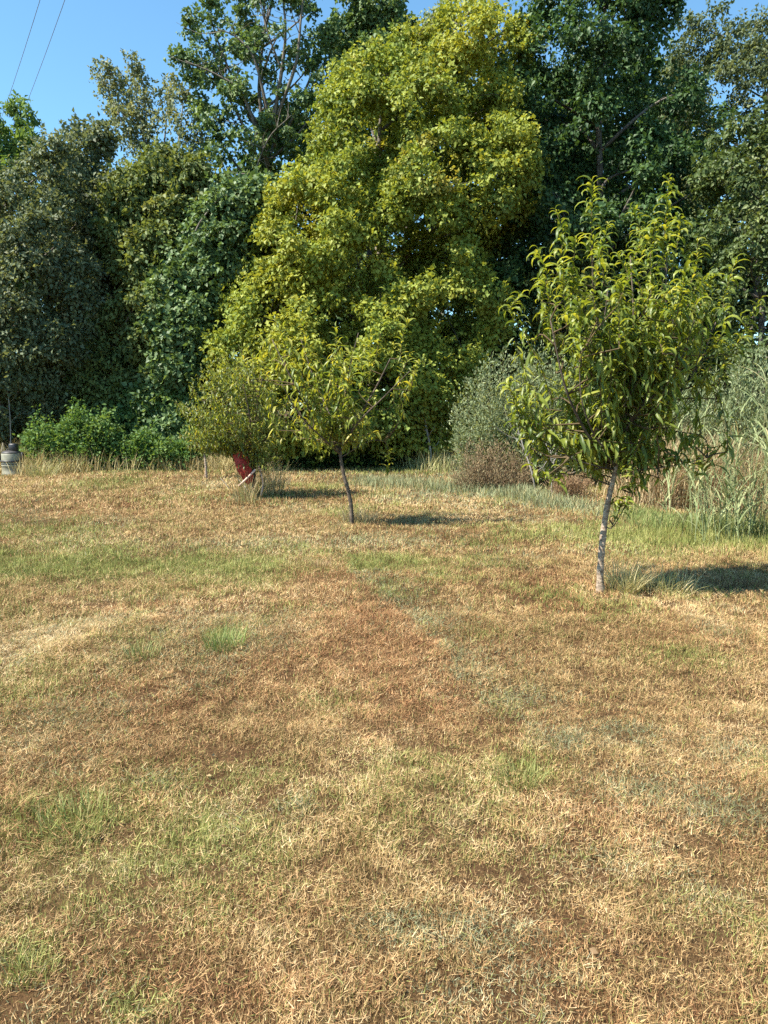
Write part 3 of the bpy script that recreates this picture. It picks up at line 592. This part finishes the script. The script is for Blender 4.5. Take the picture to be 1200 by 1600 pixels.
tall_grass("green_grass_bank", "fresh green grass bank right of the nearer peach tree", 6500, [(985, 815), (1040, 815), (1120, 825), (1200, 840), (1290, 850)], .75, .22, .008, [(.18, .23, .07, 4), (.25, .29, .10, 3), (.13, .17, .05, 2), (.38, .34, .15, 2.5)], 45, .5, 1.)
tall_grass("dead_brown_grass", "dead reddish-brown standing grass behind the green bank", 6000, [(985, 785), (1040, 785), (1100, 790), (1150, 795), (1290, 800)], 1.0, 1.25, .010, [(.40, .28, .15, 4), (.52, .40, .22, 3), (.28, .18, .10, 3), (.56, .47, .28, 2.5), (.25, .25, .12, 1)], 46, .5, 1.4, clump=.4, segs=5)

# broad-bladed tall grass on the right
def reed_grass(label, base_px, n_stem, h, spread, seed):
    rng = np.random.default_rng(seed); b0 = gnd(*base_px); root = empty("tall_cane_grass", (b0[0], b0[1], float(gz(*b0)))); tag(root, label, "grass", "tall cane grasses at the right edge")
    S, L = Arr(), Arr()
    pal = [(.27, .31, .14, 4), (.36, .38, .19, 3), (.19, .24, .10, 3), (.44, .37, .19, 2), (.15, .20, .08, 1)]
    for _ in range(n_stem):
        b = np.array([b0[0] + rng.normal(0, spread), b0[1] + rng.normal(0, spread * .8), 0]); b[2] = gz(b[0], b[1]) - .02
        hh = h * rng.uniform(.55, 1.1); az = rng.uniform(0, 6.28); ln = rng.uniform(.05, .35)
        p = curve_pts([b, b + np.array([math.cos(az) * ln * .3, math.sin(az) * ln * .3, .5]) * hh, b + np.array([math.cos(az) * ln, math.sin(az) * ln, 1 - ln * .2]) * hh], 8)
        tube(S, p, np.linspace(.006, .0025, 8), 4, pick(rng, pal, 1)[0], cap=False)
        m = rng.integers(6, 10); ii = rng.integers(1, 8, m)
        blades(L, p[ii], rng.uniform(.3, .62, m) * (h / 1.4), rng.uniform(.012, .022, m), rng.uniform(0, 6.28, m), rng.uniform(.3, .8, m), rng.uniform(.9, 2.2, m), pick(rng, pal, m), rng, 6)
    S.obj("canes", M_BLADE, root); L.obj("blades", M_BLADE, root)
reed_grass("pale broad-bladed cane grass at the right edge, nearest the lawn", (1172, 842), 44, 1.35, .42, 51)
reed_grass("tall straw-topped cane grass behind the nearest cane clump at right", (1190, 805), 40, 2.0, .55, 52)
reed_grass("low arching cane grass clump beside the dead brown grass", (1110, 812), 16, .8, .25, 53)
reed_grass("cane grass clump just outside the right edge", (1290, 845), 26, 1.5, .4, 54)

# ------------------------------------------------------------------ peach trees
def leaf_variant(rng, bend, pitch, width, seg=5):
    """unit-length lance-shaped leaf: base at origin, growing along +Y, up +Z; folded along the midrib and curling down"""
    k = np.linspace(0, 1, seg + 1); ang = pitch - bend * k ** 1.1
    y = np.concatenate([[0], np.cumsum(np.cos(ang[:-1]) / seg)]); z = np.concatenate([[0], np.cumsum(np.sin(ang[:-1]) / seg)])
    w = width * np.sin(np.pi * np.clip(.06 + .94 * k, 0, 1) ** .85) ** .9 * .5; w[-1] = .002
    up = np.stack([0 * ang, -np.sin(ang), np.cos(ang)], -1); c = np.stack([0 * y + .06 * np.sin(k * 5 + rng.uniform(0, 6)) * k, y, z], -1)
    fold = rng.uniform(.25, .6); wav = 1 + .25 * np.sin(k * 17 + rng.uniform(0, 6))
    lt = c + np.array([-1, 0, 0]) * w[:, None] + up * (w * fold * wav)[:, None]; rt = c + np.array([1, 0, 0]) * w[:, None] + up * (w * fold / wav)[:, None]
    v = np.stack([lt, c, rt], 1).reshape(-1, 3); f = []
    for i in range(seg):
        a = 3 * i
        f += [[a, a + 1, a + 4], [a, a + 4, a + 3], [a + 1, a + 2, a + 5], [a + 1, a + 5, a + 4]]
    return v, np.array(f)

def peach_tree(label, base_px, trunk, tr, limbs, shoots, poly, T, n_auto, per, leafL, pal, seed, singles=0, autolen=(.3, .55), hooky=1.0, low_z=1.2, bark=M_BARK_PEACH, spacing=.026, name="peach_tree", group="young peach trees on the lawn", width=.205, seg=5, gap=.34, fan=False):
    rng = np.random.default_rng(seed); b = gnd(*base_px); Y0 = float(b[1]); base = np.array([b[0], Y0, float(gz(*b))])
    root = empty(name, base); tag(root, label, "tree", group)
    A = Arr(); P = np.array([at(px, py, Y0 + dy) for px, py, dy in trunk]); P[0] = base - np.array([0, 0, .05])
    tp = curve_pts(P, 40); rad = np.interp(np.linspace(0, 1, 40), np.linspace(0, 1, len(tr)), tr) * (1 + .05 * rng.normal(0, 1, 40))
    tube(A, tp, rad, 12, lump=.05, rng=rng); A.obj("trunk", bark, root, True)
    S = [tp[14:]]
    for (f0, pts, r0) in limbs:
        s = tp[int(f0 * 39)]
        q = curve_pts([s] + [at(px, py, Y0 + dy) for px, py, dy in pts], 18); B = Arr()
        tube(B, q, np.linspace(r0, r0 * .3, 18), 8, lump=.05, rng=rng); B.obj("limb", M_LIMB, root, True); S.append(q)
    S = np.concatenate(S)
    # shoots: explicit tips first, then filling the crown
    tips = []
    for px, py, dy, ln, ox in shoots:
        t = at(px, py, Y0 + dy); tips.append((t, t - np.array([ox, rng.uniform(-.05, .05), ln]), 1))
    Q = crown_clusters(rng, poly, Y0, T, n_auto, T * .25, 1.2, gap, 1.5, seed)
    cx = np.array([np.median(Q[:, 0]), Y0])
    for t in Q:
        ln = rng.uniform(*autolen); h = np.array([t[0] - cx[0], t[1] - cx[1]]); hd = np.linalg.norm(h) + 1e-6
        low = np.clip((low_z + .5 - t[2]) / .7, 0, 1)
        out = np.array([h[0] / hd, h[1] / hd]) * (.25 + .75 * low + .25 * rng.uniform(0, 1)); upv = 1 - 1.2 * low
        v = np.array([out[0], out[1], upv]) + rng.normal(0, .18, 3); v = v / np.linalg.norm(v) * ln
        if fan: v = nrm(t - (tp[-1] - np.array([0, 0, .25])) + rng.normal(0, .12, 3)) * ln
        tips.append((t, t - v, 0))
    W_ = Arr(); pos, dirs, ups, sc, hook = [], [], [], [], []
    for t, s, top in tips:
        d = np.linalg.norm(S - s, axis=1) + .8 * np.maximum(0, S[:, 2] - s[2]); j = S[np.argmin(d)]
        tube(W_, curve_pts([j, j * .45 + s * .55 + rng.normal(0, .03, 3), s], 6), np.linspace(.007, .0042, 6), 4, cap=False)
        bow = rng.normal(0, .05, 3)
        L = np.linalg.norm(t - s); m = max(6, int(L / spacing * per * (1.7 if top else 1))); q = curve_pts([s, (s + t) / 2 + bow, t], 10)
        tube(W_, q, np.linspace(.0042, .0018, 10), 4, cap=False)
        u = np.linspace(.02, 1, m); qi = np.stack([np.interp(u, np.linspace(0, 1, 10), q[:, c]) for c in range(3)], -1)
        ax = nrm(q[-1] - q[0]); th = np.arange(m) * 2.4 + rng.uniform(0, 6.28) + rng.normal(0, .35, m)
        e1 = nrm(np.cross(ax, [.3, .9, .1])); e2 = np.cross(ax, e1)
        rd = np.cos(th)[:, None] * e1 + np.sin(th)[:, None] * e2
        up_amt = np.clip(q[-1][2] - q[0][2], 0, L) / L
        near_tip = np.clip((u - .75) / .25, 0, 1)[:, None]
        dr = nrm(rd + ax * (.25 + 1.1 * near_tip) * up_amt + rng.normal(0, .15, (m, 3)))
        pos.append(qi); dirs.append(dr); sc.append(leafL * rng.uniform(.5, 1.25, m) * np.where(u > .93, .6, 1.)); hook.append(np.full(m, 1.0 if top else .3 * up_amt))
    W_.obj("twigs", M_TWIG, root, True)
    pos = np.concatenate(pos); dr = np.concatenate(dirs); sc = np.concatenate(sc); hook = np.concatenate(hook); n = len(pos)
    kinds = []
    for kind in range(2):
        for q in range(8):
            kinds.append(leaf_variant(rng, rng.uniform(1.7, 3.2) * hooky if kind == 0 else rng.uniform(.3, 1.2), rng.uniform(.35, .9) if kind == 0 else rng.uniform(-1.25, -.35), width * rng.uniform(.85, 1.2), seg))
    NT = 5; tones = pick(rng, pal, NT, .1); tones[:min(NT, len(pal))] = np.asarray(pal)[:NT, :3]; tw = np.asarray(pal)[:NT, 3]; tw = tw / tw.sum()
    ki = np.where(rng.uniform(0, 1, n) < hook * .9, rng.integers(0, 8, n), rng.integers(8, 16, n)); to = rng.choice(NT, n, p=tw)
    # frames: Y along growth (flattened towards horizontal), Z up
    hy = dr.copy(); hy[:, 2] *= .5; hy = nrm(hy); up = np.array([-.12, -.12, 1.0]) + rng.normal(0, .25, (n, 3)); xx = nrm(np.cross(hy, up)); zz = np.cross(xx, hy)
    R = np.stack([xx, hy, zz], -1) * sc[:, None, None]
    single = np.zeros(n, bool)
    if singles:
        view = pos[:, 1] - Y0 + rng.uniform(0, .25, n); single[np.argsort(view)[:singles]] = True
    F = Arr()
    for k in range(16):
        v, f = kinds[k]
        for q in range(NT):
            idx = np.where((ki == k) & (to == q) & ~single)[0]
            if len(idx):
                vv = np.einsum('nij,vj->nvi', R[idx], v) + pos[idx][:, None]
                F.add(vv.reshape(-1, 3), (np.arange(len(idx))[:, None, None] * len(v) + f[None]).reshape(-1, 3), tones[q] * (1 + .0))
    crown = F.obj("crown", M_PEACH, root, True); crown["kind"] = "stuff"
    cache = {}
    for i in np.where(single)[0]:
        key = (int(ki[i]), int(to[i]))
        if key not in cache:
            a = Arr(); a.add(*kinds[key[0]], tones[key[1]]); cache[key] = a.mesh("leaf", M_PEACH, True)
        o = bpy.data.objects.new("leaf", cache[key]); COL.objects.link(o); o.parent = root
        M = Matrix([[float(x) for x in row] for row in R[i]]).to_4x4(); M.translation = Vector([float(x) for x in (pos[i] - base)])
        o.matrix_local = M
    print(label, "leaves", n)
    return root

PEACH_PAL = [(.18, .23, .042, 4), (.25, .295, .052, 4), (.105, .155, .034, 2.6), (.34, .36, .07, 1.9), (.42, .40, .09, .1)]
peach_tree("large leafy peach tree with upright shoots, nearest on the right of the lawn", (938, 928),
           [(938, 928, 0), (938, 890, 0), (941, 850, 0), (945, 815, .02), (952, 775, .02), (960, 742, 0), (967, 705, 0), (974, 668, 0)], [.040, .027, .026, .024, .022, .02, .017, .013],
           [(.78, [(925, 690, -.1), (885, 610, -.25), (860, 500, -.3)], .016), (.92, [(955, 600, .1), (930, 480, .1), (925, 380, .0)], .017), (.98, [(985, 600, 0), (990, 500, -.05), (985, 400, 0)], .016),
            (.98, [(1005, 630, -.1), (1035, 540, -.2), (1042, 400, -.1)], .017), (.9, [(1010, 665, .1), (1080, 590, .2), (1120, 500, .2)], .015), (.96, [(1000, 640, -.15), (1055, 580, -.25), (1085, 500, -.3)], .011),
            (.95, [(960, 640, .3), (940, 560, .55), (950, 450, .55)], .014), (.97, [(1000, 640, .35), (1040, 560, .6), (1060, 450, .6)], .014), (.85, [(935, 690, -.2), (910, 630, -.35), (905, 560, -.4)], .010),
            (.72, [(1000, 735, -.1), (1050, 728, -.15), (1105, 715, -.2)], .007), (.42, [(955, 825, -.02), (972, 800, -.04), (985, 770, -.05)], .006), (.75, [(920, 725, -.15), (890, 715, -.2)], .008)],
           [(926, 282, .0, .62, .0), (1046, 276, -.1, .66, .01), (868, 328, -.1, .5, -.02), (986, 326, .1, .5, .0), (1090, 378, .1, .4, .08), (1150, 404, .1, .5, .16), (1190, 468, .15, .45, .2), (815, 462, -.1, .35, -.1), (840, 390, 0., .4, -.04),
            (900, 372, -.4, .4, 0), (1010, 395, -.6, .4, 0), (1070, 420, -.5, .4, .05), (950, 350, .3, .45, 0), (1100, 440, .2, .4, .1), (965, 400, -.5, .35, 0), (1060, 340, .2, .4, .02), (795, 600, -.1, .3, -.12), (1115, 700, -.2, .12, .3), (1050, 720, -.15, .05, .3), (990, 762, -.05, .18, .05), (968, 790, -.05, .15, .04), (1130, 470, -.2, .4, .12), (890, 420, .3, .4, -.03), (880, 400, -.35, .5, -.03), (1025, 350, -.2, .5, .01), (940, 385, -.5, .5, 0), (1080, 400, -.1, .55, .06), (1010, 360, .35, .55, 0), (850, 440, .25, .5, -.08), (1165, 520, -.1, .4, .18), (1120, 430, .35, .5, .1), (970, 440, -.7, .45, 0), (1045, 450, -.65, .45, .03), (905, 470, -.6, .45, -.04), (800, 660, -.1, .2, -.15), (830, 720, -.2, .12, -.12), (1085, 748, -.18, -.14, .10), (1045, 742, -.14, -.14, .05), (1000, 772, -.05, -.05, .08), (1120, 728, -.2, -.06, .14), (985, 800, -.05, -.10, .06), (868, 752, -.2, -.12, -.05)],
           [(828, 480), (850, 440), (905, 425), (985, 425), (1050, 425), (1105, 450), (1130, 490), (1160, 530), (1145, 600), (1110, 650), (1080, 685), (1010, 665), (950, 650), (905, 730), (860, 740), (835, 690), (805, 620), (820, 550), (810, 480)],
           .72, 170, 1.35, .142, PEACH_PAL, 61, singles=300, autolen=(.4, .75), gap=.44, width=.185)
peach_tree("smaller open peach tree with a dark forked trunk, in the middle of the lawn", (550, 820),
           [(550, 820, 0), (549, 795, 0), (545, 770, 0), (538, 745, 0), (533, 720, 0), (531, 700, 0)], [.030, .026, .025, .023, .021, .019],
           [(.95, [(512, 680, -.1), (485, 640, -.2), (455, 590, -.3), (425, 530, -.3)], .02), (.95, [(550, 670, .1), (585, 610, .1), (610, 560, .1)], .02), (.97, [(535, 650, .2), (545, 580, .3), (560, 520, .3)], .016),
            (.9, [(510, 690, -.3), (470, 650, -.7), (440, 600, -.9)], .014), (.95, [(560, 660, -.4), (600, 620, -.7), (640, 580, -.8)], .014), (.93, [(520, 660, .4), (490, 590, .7), (470, 530, .8)], .014), (.45, [(553, 770, 0), (558, 750, 0)], .006), (.85, [(575, 690, .1), (600, 690, .1), (607, 705, .1)], .008)],
           [(580, 515, .1, .5, .04), (638, 500, .1, .5, .1), (405, 545, -.2, .4, -.12), (378, 560, -.2, .3, -.1), (470, 500, .3, .5, -.05), (525, 510, .2, .5, 0), (608, 735, .1, -.25, .02), (660, 560, -.2, .4, .15), (430, 500, -.2, .5, -.1), (560, 560, -.5, .4, 0)],
           [(392, 580), (398, 530), (430, 490), (470, 510), (520, 500), (560, 520), (600, 490), (640, 520), (650, 580), (630, 640), (612, 720), (585, 700), (560, 730), (535, 690), (500, 670), (480, 720), (450, 700), (430, 700), (405, 650)],
           .85, 78, .85, .15, [(.21, .255, .045, 4), (.30, .33, .055, 4), (.13, .18, .036, 2.5), (.40, .39, .08, 2.2), (.50, .44, .1, .4)], 62, autolen=(.35, .75), hooky=.55, low_z=1.3, gap=.42, bark=M_LIMB)
peach_tree("bushy small-leaved tree over the red tray, left of the open peach tree", (398, 776),
           [(398, 776, 0), (397, 755, 0), (396, 735, 0), (394, 715, 0), (392, 695, 0)], [.04, .036, .034, .03, .025],
           [(.95, [(370, 660, -.1), (330, 610, -.2)], .02), (.95, [(400, 650, .1), (410, 590, .1)], .02), (.9, [(420, 680, -.2), (445, 640, -.3)], .016), (.9, [(375, 680, .4), (350, 630, .7)], .016), (.95, [(390, 650, -.5), (380, 600, -.7)], .016)],
           [(300, 590, -.1, .4, -.15), (345, 560, 0, .4, -.1), (390, 550, .1, .4, 0), (290, 640, -.1, .3, -.2)],
           [(282, 690), (272, 630), (290, 580), (330, 548), (385, 535), (430, 560), (465, 620), (470, 700), (450, 748), (415, 752), (390, 715), (355, 705), (330, 712), (300, 705)],
           1.1, 240, 1.05, .095, [(.165, .21, .045, 4), (.23, .27, .055, 3), (.11, .15, .036, 3), (.33, .335, .07, 1.5), (.38, .34, .08, .5)], 63, autolen=(.5, .95), hooky=.4, low_z=.3, fan=True, gap=.36, bark=M_LIMB, name="small_fruit_tree", group="young peach trees on the lawn", width=.28, seg=2)
peach_tree("little yellow-green sapling at the edge of the tall dry grass", (322, 747),
           [(322, 747, 0), (322, 735, 0), (321, 722, 0), (319, 708, 0)], [.035, .03, .026, .02],
           [(.9, [(310, 690, 0), (305, 670, 0)], .012), (.9, [(330, 695, .1), (335, 675, .1)], .012)],
           [(308, 655, 0, .35, -.05), (335, 660, 0, .35, .05)],
           [(298, 705), (296, 680), (310, 655), (332, 655), (346, 680), (344, 708), (322, 718)], .4, 80, 1.1, .09, [(.19, .23, .035, 4), (.26, .28, .045, 3), (.12, .16, .03, 2), (.32, .31, .06, 1), (.1, .13, .03, 1)], 64, autolen=(.2, .4), hooky=.5, low_z=.7, name="sapling", group="young peach trees on the lawn", width=.3, seg=2)

# ------------------------------------------------------------------ grass clumps at the tree feet and in the lawn
def clump(label, px, py, n, h, w, rad, pal, seed, lean=.7, bend=1.3, segs=5, ry=None):
    rng = np.random.default_rng(seed); c = gnd(px, py); root = empty("grass_clump", (c[0], c[1], float(gz(*c)))); tag(root, label, "grass clump", "grass clumps on the lawn")
    r = np.sqrt(rng.uniform(0, 1, n)); th = rng.uniform(0, 6.28, n)
    B = np.stack([c[0] + r * rad * np.cos(th), c[1] + r * (ry or rad) * np.sin(th)], -1); B = np.concatenate([B, gz(B[:, 0], B[:, 1])[:, None] - .008], 1)
    az = th + rng.normal(0, .9, n); A = Arr()
    blades(A, B, h * rng.uniform(.4, 1.15, n), w * rng.uniform(.6, 1.3, n), az, rng.uniform(.03, lean, n), rng.uniform(.15, bend, n), pick(rng, pal, n, .15), rng, segs)
    A.obj("blades", M_BLADE, root)
P_CLUMP = [(.50, .43, .22, 4), (.40, .38, .16, 3), (.28, .30, .11, 2), (.60, .50, .28, 2), (.34, .22, .11, 1.5)]
clump("large dry arching grass clump at the foot of the nearer peach tree", 972, 925, 300, .33, .006, .15, P_CLUMP, 71, lean=.9)
clump("low dry straw clump between the nearer peach tree and its shadow", 1035, 922, 330, .26, .006, .3, P_CLUMP, 72, lean=1.0, ry=.18)
clump("bright green grass clump in the brown lawn, left of centre", 352, 1018, 260, .15, .0045, .12, [(.20, .26, .075, 4), (.27, .32, .11, 3), (.14, .19, .05, 2), (.40, .37, .17, 2)], 73, lean=.5, bend=.8)
clump("small green tuft left of the bright green clump", 225, 1030, 130, .11, .0045, .1, [(.21, .25, .08, 4), (.29, .31, .12, 3), (.42, .36, .17, 3)], 74, lean=.5, bend=.8)
clump("dry weedy tuft at the foot of the open peach tree", 562, 815, 260, .30, .006, .22, [(.36, .27, .16, 4), (.28, .26, .13, 3), (.46, .38, .2, 3), (.2, .2, .1, 1)], 75, lean=.8)
clump("brown dry tuft at the back edge of the red-brown patch", 502, 890, 120, .13, .005, .09, [(.36, .24, .12, 4), (.45, .33, .17, 3), (.25, .16, .08, 2)], 76)
clump("tall straw weeds around the red tray", 408, 772, 300, .8, .008, .4, [(.46, .36, .19, 4), (.34, .24, .12, 3), (.30, .30, .12, 3), (.56, .46, .25, 2)], 77, lean=.5, bend=1.0)
clump("thin straw weeds standing in front of the red tray", 386, 786, 130, .5, .008, .22, [(.46, .36, .19, 4), (.34, .24, .12, 3), (.30, .30, .12, 3)], 83, lean=.5, bend=1.0)
clump("yellow-green tuft in the lawn, lower right of centre", 810, 1225, 150, .11, .004, .1, [(.27, .28, .09, 4), (.36, .34, .13, 3), (.20, .22, .07, 2)], 78, lean=.5, bend=.8)
clump("green tuft at the lower left edge of the lawn", 45, 1530, 90, .085, .003, .06, [(.20, .23, .065, 4), (.29, .30, .105, 3), (.44, .37, .16, 3)], 79, lean=.5, bend=.8)
clump("green tuft in the lawn at left, above the lower left tuft", 120, 1300, 170, .12, .004, .13, [(.20, .24, .07, 4), (.28, .29, .10, 3), (.42, .35, .16, 3)], 80, lean=.5, bend=.8)
clump("grey weed tuft right of the red tray", 432, 762, 160, .35, .008, .25, [(.18, .15, .11, 4), (.28, .22, .15, 3), (.22, .21, .12, 2)], 81, lean=.7)
clump("grassy tuft beside the drum's right foot", 66, 744, 240, .42, .01, .35, P_STRAWGREEN + [(.25, .18, .09, 3)], 82, lean=.7)

# ------------------------------------------------------------------ drum
def solid(name, c, rough, spec=.3, var=.2, scale=14):
    return mat_noise(name, tuple(q * (1 - var) for q in c), tuple(min(1, q * (1 + var * .5)) for q in c), scale, rough, .12, spec=spec)
def box(A, c, s, rz=0., rx=0., ry=0., bev=.12, col=(1, 1, 1)):
    """box with chamfered vertical edges"""
    sx, sy, sz = [q / 2 for q in s]; b = min(sx, sy) * bev
    o = np.array([(sx - b, -sy), (sx, -sy + b), (sx, sy - b), (sx - b, sy), (-sx + b, sy), (-sx, sy - b), (-sx, -sy + b), (-sx + b, -sy)])
    rings = [(o * (1 - bev * .5), -sz), (o, -sz + b), (o, sz - b), (o * (1 - bev * .5), sz)]
    v = np.concatenate([np.concatenate([p, np.full((8, 1), z)], 1) for p, z in rings])
    f = []
    for k in range(3):
        for j in range(8):
            j2 = (j + 1) % 8; f += [[k * 8 + j, k * 8 + j2, k * 8 + 8 + j2], [k * 8 + j, k * 8 + 8 + j2, k * 8 + 8 + j]]
    for j in range(1, 7): f += [[0, j + 1, j], [24, 24 + j, 24 + j + 1]]
    from mathutils import Euler
    R = np.array(Euler((rx, ry, rz)).to_matrix()); A.add(v @ R.T + np.asarray(c, float), f, col)

def build_drum():
    c = gnd(20, 740); b = np.array([c[0], c[1], float(gz(*c))]); root = empty("vacuum_drum", b)
    tag(root, "cream round drum with black band, side handles and black head at left lawn edge", "drum")
    cream = solid("cream_plastic", (.25, .24, .175), .5, .4); black = solid("black_plastic", (.022, .021, .022), .45, .45); grey = solid("grey_top", (.06, .056, .056), .5)
    A = Arr(); lathe(A, [(0, .0), (.215, .0), (.23, .012), (.235, .03), (.232, .05), (.228, .055), (.226, .2), (.23, .205), (.236, .215), (.236, .235), (.23, .245), (.228, .31)], 40, center=b); A.obj("body", cream, root, True)
    A = Arr(); lathe(A, [(.228, .305), (.25, .31), (.254, .325), (.25, .345), (.23, .35)], 40, center=b); A.obj("band", black, root, True)
    A = Arr(); lathe(A, [(.231, .252), (.236, .256), (.236, .268), (.231, .272)], 40, center=b); A.obj("stripe", black, root, True)
    A = Arr(); lathe(A, [(.226, .345), (.224, .36), (.22, .49), (.212, .505), (.2, .51)], 40, center=b); A.obj("upper_body", cream, root, True)
    A = Arr(); lathe(A, [(.205, .505), (.214, .512), (.21, .53), (.18, .555), (.11, .575), (0, .58)], 40, center=b); A.obj("lid", grey, root, True)
    A = Arr(); box(A, b + np.array([.07, -.02, .635]), (.17, .18, .2), bev=.3); h = A.obj("motor_head", black, root)
    A = Arr(); tube(A, curve_pts(b + np.array([(-.10, -.02, .56), (-.08, -.03, .60), (-.02, -.03, .60), (.02, -.02, .585)]), 12), .013, 8); A.obj("grip", grey, root, True)
    for s in (-1, 1):
        A = Arr(); box(A, b + np.array([s * .262, -.03, .42]), (.028, .09, .22), ry=s * .22, bev=.25); A.obj("handle", black, root)
    A = Arr(); lathe(A, [(.237, .0), (.239, .006), (.239, .028), (.237, .034)], 40, center=b); A.obj("foot_ring", cream, root, True)
build_drum()

# ------------------------------------------------------------------ red tray tipped up under the small tree
def build_tray():
    c = gnd(389, 778); b = np.array([c[0], c[1], float(gz(*c))]); root = empty("tipped_tray", b)
    tag(root, "weathered red tray with a pale handle, tipped up in weeds under the small bushy tree", "tray")
    red = mat_noise("faded_red_paint", (.20, .018, .015), (.62, .08, .055), 26, .6, .15, lo=.4, hi=.75)
    wood = solid("pale_wood", (.62, .42, .33), .7)
    # tray: tapered pan standing nearly on end, open side to the viewer's right
    A = Arr()
    up = nrm(np.array([-.36, .05, .92])); rt = nrm(np.array([.86, -.42, .38])); rt = nrm(rt - up * np.dot(rt, up)); dp = np.cross(up, rt)
    o = b + np.array([.0, 0, .27])
    def pan(u, v, w): return o + up * u + rt * v + dp * w
    rows = []
    for u, vw, dep in ((0, .05, .0), (.07, .09, .05), (.24, .12, .08), (.42, .13, .06), (.54, .11, 0.)):
        rows.append([pan(u, -vw, .06), pan(u, -vw * .8, dep * .2), pan(u, -vw * .45, -dep), pan(u, vw * .45, -dep), pan(u, vw * .8, dep * .2), pan(u, vw, .06)])
    rows = np.array(rows); back = rows + dp * -.008; V = np.concatenate([rows.reshape(-1, 3), back.reshape(-1, 3)]); f = []
    for i in range(4):
        for j in range(5):
            a = i * 6 + j
            f += [[a, a + 1, a + 7], [a, a + 7, a + 6], [30 + a, 30 + a + 7, 30 + a + 1], [30 + a, 30 + a + 6, 30 + a + 7]]
    A.add(V, f); tray = A.obj("tray", red, root)
    R = Arr(); rim = np.concatenate([rows[:, 0], rows[-1, 1:], rows[::-1, 5][1:], rows[0, ::-1][1:]]); tube(R, rim, .011, 6, cap=False); R.obj("rim", red, tray, True)
    A = Arr(); tube(A, curve_pts([b + np.array([-.12, -.22, .25]), b + np.array([.02, -.22, .38]), b + np.array([.16, -.2, .52])], 8), .019, 6); A.obj("handle", wood, root, True)
    A = Arr(); tube(A, curve_pts([b + np.array([.18, .12, .02]), b + np.array([.22, .13, .3]), b + np.array([.12, .13, .66])], 8), .016, 6); A.obj("handle", wood, root, True)
build_tray()
def pole_thing(label, pts, r, mat):
    A = Arr(); p = curve_pts(pts, 10); tube(A, p, r, 5); o = A.obj("fallen_stick", mat); tag(o, label, "stick", "sticks by the red tray")
def gp(px, py, h=0.): c = gnd(px, py); return np.array([c[0], c[1], float(gz(*c)) + h])
pole_thing("pale thin stick lying in the grass in front of the red tray", [gp(372, 762, .16), gp(380, 766, .1), gp(389, 770, .02)], .008, M_BARK_PALE)
pole_thing("dark thin stick in the grass left of the red tray", [gp(344, 757, .14), gp(352, 762, .08), gp(358, 766, .02)], .007, M_BARK)

# ------------------------------------------------------------------ wires
def wire(label, a, b):
    p0 = at(a[0], a[1], a[2]); p1 = at(b[0], b[1], b[2]); d = p1 - p0
    u = np.linspace(-.9, 2.2, 40)[:, None]; P = p0 + d * u; P[:, 2] += .9 * (u[:, 0] * (u[:, 0] - 1)) * .25
    A = Arr(); tube(A, P, .011, 6); o = A.obj("power_line", M_WIRE, None, True); tag(o, label, "wire", "overhead wires")
M_WIRE = solid("wire_metal", (.16, .17, .19), .5)
wire("thin overhead wire crossing the sky at the far upper left corner", (9, 165, 42), (64, -5, 27))
wire("thin overhead wire in the sky, the one nearer the slender pale tree", (39, 168, 42), (103, -5, 27))

# ------------------------------------------------------------------ fallen leaves on the lawn
def litter():
    rng = np.random.default_rng(91); n = 60; y = rng.uniform(1.6, 9, n) ; x = rng.uniform(-.6, .6, n) * y
    fixed = np.array([gnd(*q) for q in [(840, 968), (248, 973), (237, 1180), (345, 1338), (920, 1497), (775, 1030), (540, 942), (1078, 980), (950, 993), (330, 1115), (180, 1205), (500, 1335)]])
    P = np.concatenate([np.stack([x, y], -1), fixed]); n = len(P)
    pos = np.concatenate([P, gz(P[:, 0], P[:, 1])[:, None] + rng.uniform(.02, .045, (n, 1))], 1); big = np.concatenate([np.full(n - 12, .4), np.full(12, .5)])
    A = Arr(); leaves(A, pos, rng.normal(0, 1, (n, 3)) * [1, 1, .25], rng.normal(0, .35, (n, 3)) + [0, 0, 1], .07 * big * rng.uniform(.6, 1.1, n), .042 * big * rng.uniform(.6, 1.1, n), pick(rng, [(.42, .30, .16, 3), (.30, .19, .09, 3), (.18, .10, .055, 3)], n), rng.uniform(.1, .5), .2)
    tag(A.obj("fallen_leaves", M_DRY), "dry curled leaves scattered over the lawn", "leaves", kind="stuff")
litter()
print("triangles", sum(len(o.data.polygons) for o in COL.objects if o.type == 'MESH'))
